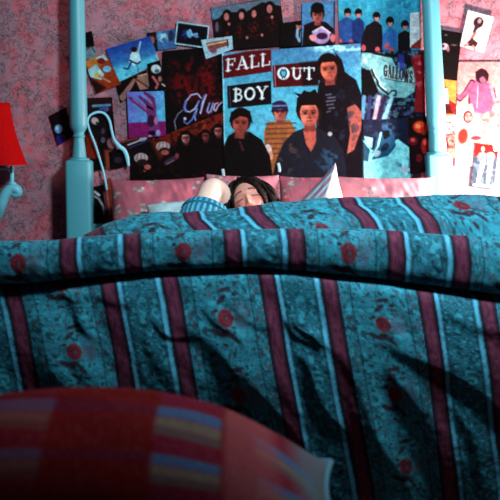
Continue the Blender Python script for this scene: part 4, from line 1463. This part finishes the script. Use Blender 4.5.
# scattered tiny sprigs in the field
lay(sm(vn(fu * 60 + 4, SS * 130, 31), .70, .80) * .8, (20, 36, 44))
# narrow damask band
nb_ = np.maximum(band(0.0, 0.247), 0)
lay(nb_, NARROW)
sc1 = np.abs(vn(fu * 34 + 1.2 * np.sin(SS * 90), SS * 72, 24) - .5); sc2 = np.abs(vn(fu * 60, SS * 130, 25) - .5)
lay(nb_ * (1 - sm(sc1, .03, .10)) * .95, (7, 40, 54))
lay(nb_ * (1 - sm(sc2, .02, .10)) * .7, (10, 50, 66))
lay(nb_ * sm(vn(fu * 50, SS * 110, 26), .6, .8) * .7, (46, 140, 162))
# pale piping lines with dark lines woven beside them
for c0 in (0.0, 1.0, 0.247):
    lay(np.exp(-((fu - c0 - (0.026 if c0 != .247 else -0.024)) / 0.008) ** 2) * .7, (14, 50, 64))
    lay(np.clip((0.0125 - np.abs(fu - c0)) / 0.006 + .3, 0, 1), PALE)
# wine stripes
for a, b in ((0.274, 0.372), (0.884, 0.980)):
    lay(band(a - .008, b + .008), EDGE)
    lay(sm(fu, a + .006, a + .028) * (1 - sm(fu, b - .028, b - .006)), WINE)
    lay(band(a + .008, b - .008) * sm(vn(fu * 90, SS * 60, 27), .35, .8) * .8, (58, 20, 42))
# small floral side bands and their dark lines
for a, b, ln in ((0.385, 0.443, 0.452), (0.815, 0.872, 0.808)):
    lay(band(a, b) * sm(vn(fu * 80, SS * 120, 28), .45, .7) * .8, (24, 70, 84))
    lay(band(a, b) * sm(vn(fu * 70 + 7, SS * 100, 29), .62, .78) * .6, (60, 50, 66))
    lay(np.exp(-((fu - ln) / 0.0055) ** 2) * .9, (10, 34, 48))
# roses, buds, leaves
fm = band(0.465, 0.797)


def eb_(cx, cy, rx, ry, rot, c, op=1.0, soft=0.35):
    a = math.radians(rot)
    dx = lx - cx; dy = ly - cy
    u_ = (dx * math.cos(a) + dy * math.sin(a)) / rx; v_ = (-dx * math.sin(a) + dy * math.cos(a)) / ry
    rr = np.hypot(u_, v_)
    lay(np.clip((1 - rr) / soft + .5, 0, 1) * op * fm, c)


mm = .00274
wob = vn(lx * 400, ly * 400, 33)
eb_(18 * mm, -6 * mm, 9 * mm, 12 * mm, 10, (58, 84, 104), .5, .8)
eb_(15 * mm, 4 * mm, 7 * mm, 8 * mm, 0, (64, 70, 92), .5, .8)
eb_(0, 0, 7.6 * mm, 9.5 * mm, 0, (72, 14, 28))
for i in range(7):
    a = i * 0.9
    eb_(5.2 * mm * math.cos(a), 6.2 * mm * math.sin(a), 3.2 * mm, 3.4 * mm, 0, (94, 24, 38), .9, .5)
rr_ = np.hypot(lx / (7.2 * mm), ly / (9 * mm)); aa = np.arctan2(ly, lx)
lay(fm * (np.abs(np.sin(rr_ * 6.5 + aa)) < .32) * (rr_ < 1) * .85, (44, 8, 26))
eb_(1 * mm, 0.5 * mm, 1.6 * mm, 2.2 * mm, 0, (50, 70, 90), .6)
for cx, cy, rx, ry, rot in ((-2, -19, 7, 2.6, -42), (3, -29, 8, 2.4, -14), (-12, 14, 6, 3.2, 30), (-3, 15, 6.5, 4.2, -20), (6, 20, 7, 2.4, 50), (-9, -8, 2.4, 2, 0), (-4, 27, 3.4, 1.8, 30), (12, -24, 2.4, 1.8, 0)):
    eb_(cx * mm, cy * mm, rx * mm, ry * mm, rot, (34, 16, 34), .95, .5)
st_ = np.abs(lx - (2 * mm + 6 * mm * np.sin(ly / 0.222 * 6.283 + .8)))
lay(fm * (np.abs(ly) > 9 * mm) * np.clip(1.3 - st_ / (1.1 * mm), 0, 1) * .6, (24, 56, 62))
lay(fm * sm(vn(lx * 130 + ku * 9, ly * 130 + np.floor(Vq) * 5, 35), .74, .84) * .5, (60, 60, 76))
cloth *= (0.90 + 0.20 * rng.random((NT, NX)))[..., None]
V = np.stack([GX, GY, GZ], -1)
qm = grid_mesh('comforter', V)
set_col(qm, cloth.clip(0, 1))
comf = link('comforter', qm, M_quilt)
tag(comf, 'blue comforter with wine stripes and red roses covering the bed', 'comforter')

# ------------------------------------------------------------------ foreground: plaid cushion on a low bench
bench = empty('bench', (-0.42, 2.3, 0))
tag(bench, 'low dark bench carrying the red plaid cushion in the foreground', 'bench')
link('seat', from_bm('seat', box_bm(-1.1, 0.20, 2.02, 2.54, 0.24, 0.338, 0.03, 3)), M_bench, bench, False)
for x in (-1.04, 0.14):
    for y in (2.07, 2.49):
        link('leg', from_bm('leg', box_bm(x - 0.025, x + 0.025, y - 0.025, y + 0.025, 0, 0.24, 0.004)), M_wood, bench, False)

nu, nv = 330, 230
u = np.linspace(-1, 1, nu)[None, :]; v = np.linspace(-1, 1, nv)[:, None]
U = np.broadcast_to(u, (nv, nu)); W_ = np.broadcast_to(v, (nv, nu))
HWX, HWY, HT = 0.478, 0.31, 0.193
th_ = HT * (np.clip(1 - np.abs(U) ** 2.3, 0, 1) ** .74) * (np.clip(1 - np.abs(W_) ** 2.4, 0, 1) ** .62)
PXc = U * HWX * (1 - 0.055 * (1 - W_ ** 2) * np.abs(U) ** 3)
PYc = W_ * HWY * (1 - 0.05 * (1 - U ** 2) * np.abs(W_) ** 3)
wrk = (vn(U * 4, W_ * 4, 2) - .5) * .014 * np.clip(th_ / HT, 0, 1)
ctr = Vector((-0.314, 2.32, 0.420))
top = np.stack([PXc, PYc, th_ + wrk], -1)
bot = np.stack([PXc, PYc, -th_ * 0.37], -1)[:, ::-1]
V = np.concatenate([top, bot], axis=1)
# woven plaid: red columns between mixed blue / grey / olive columns
uc = (U * HWX + ctr.x); vc = W_ * HWY
colm = np.zeros((nv, nu))
pxw = 250 + uc * F / 2.3
for a, b in ((-60, 58), (160, 223), (258, 325), (-300, -200)):
    colm = np.maximum(colm, sm(pxw, a - 4, a + 4) * (1 - sm(pxw, b - 3, b + 3)))
# rows of the weave, spaced along the cushion from back to front
jc = int(np.argmin(np.abs(pxw[nv // 2] - 195)))
yrow = HY + (ZC - (ctr.z + th_[:, jc])) * F / (ctr.y + PYc[:, jc])
yq = np.broadcast_to(yrow[:, None], (nv, nu))
rw = (yq - 412.0) / 47.0
rw = rw - np.floor(rw)


def rb_(a, b): return sm(rw, a - .03, a + .03) * (1 - sm(rw, b - .03, b + .03))


PC = np.broadcast_to(lin((120, 5, 10)), (nv, nu, 3)).copy()


def pl_(al, c):
    global PC
    al = np.clip(al, 0, 1)[..., None]
    PC = PC * (1 - al) + lin(c) * al


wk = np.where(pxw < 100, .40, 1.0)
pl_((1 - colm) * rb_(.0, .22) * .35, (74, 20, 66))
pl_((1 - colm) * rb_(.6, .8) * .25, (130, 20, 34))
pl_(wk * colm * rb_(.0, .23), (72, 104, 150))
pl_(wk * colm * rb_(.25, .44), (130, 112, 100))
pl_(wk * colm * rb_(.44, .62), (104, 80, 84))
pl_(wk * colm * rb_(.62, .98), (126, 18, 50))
pl_(sm(pxw, 222, 232) * (1 - sm(pxw, 268, 292)) * .7, (170, 84, 92))
pl_(sm(pxw, 285, 322) * .75, (86, 124, 136))
pl_((vn(U * 130, W_ * 90, 5) > .66) * .18, (130, 90, 90))
PC *= 0.42 * (0.75 + 0.5 * rng.random((nv, nu)))[..., None]
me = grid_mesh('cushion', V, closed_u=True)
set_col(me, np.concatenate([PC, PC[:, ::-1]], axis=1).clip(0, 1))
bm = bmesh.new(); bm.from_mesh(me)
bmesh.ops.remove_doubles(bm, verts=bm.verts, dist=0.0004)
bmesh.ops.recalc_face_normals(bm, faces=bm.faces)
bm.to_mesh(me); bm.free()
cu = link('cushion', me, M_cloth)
cu.location = ctr
cu.rotation_euler = (0, 0, 0)
tag(cu, 'large dark red plaid cushion on the bench in the foreground', 'cushion')
# piping along the seam
ring = []
for i in range(120):
    a = i / 120 * 4
    sdd = int(a); f = a - sdd
    uu, vv = ((-1 + 2 * f, -1), (1, -1 + 2 * f), (1 - 2 * f, 1), (-1, 1 - 2 * f))[sdd]
    ring.append(Vector((uu * HWX * (1 - 0.055 * (1 - vv ** 2) * abs(uu) ** 3), vv * HWY * (1 - 0.05 * (1 - uu ** 2) * abs(vv) ** 3), 0)))
ring.append(ring[0])
pm_ = tube_mesh('piping', ring, 0.006, 10, 2)
M_pipe = mat('teal_piping', (40, 92, 110), rough=0.8)
po = link('piping', pm_, M_pipe)
po.parent = cu
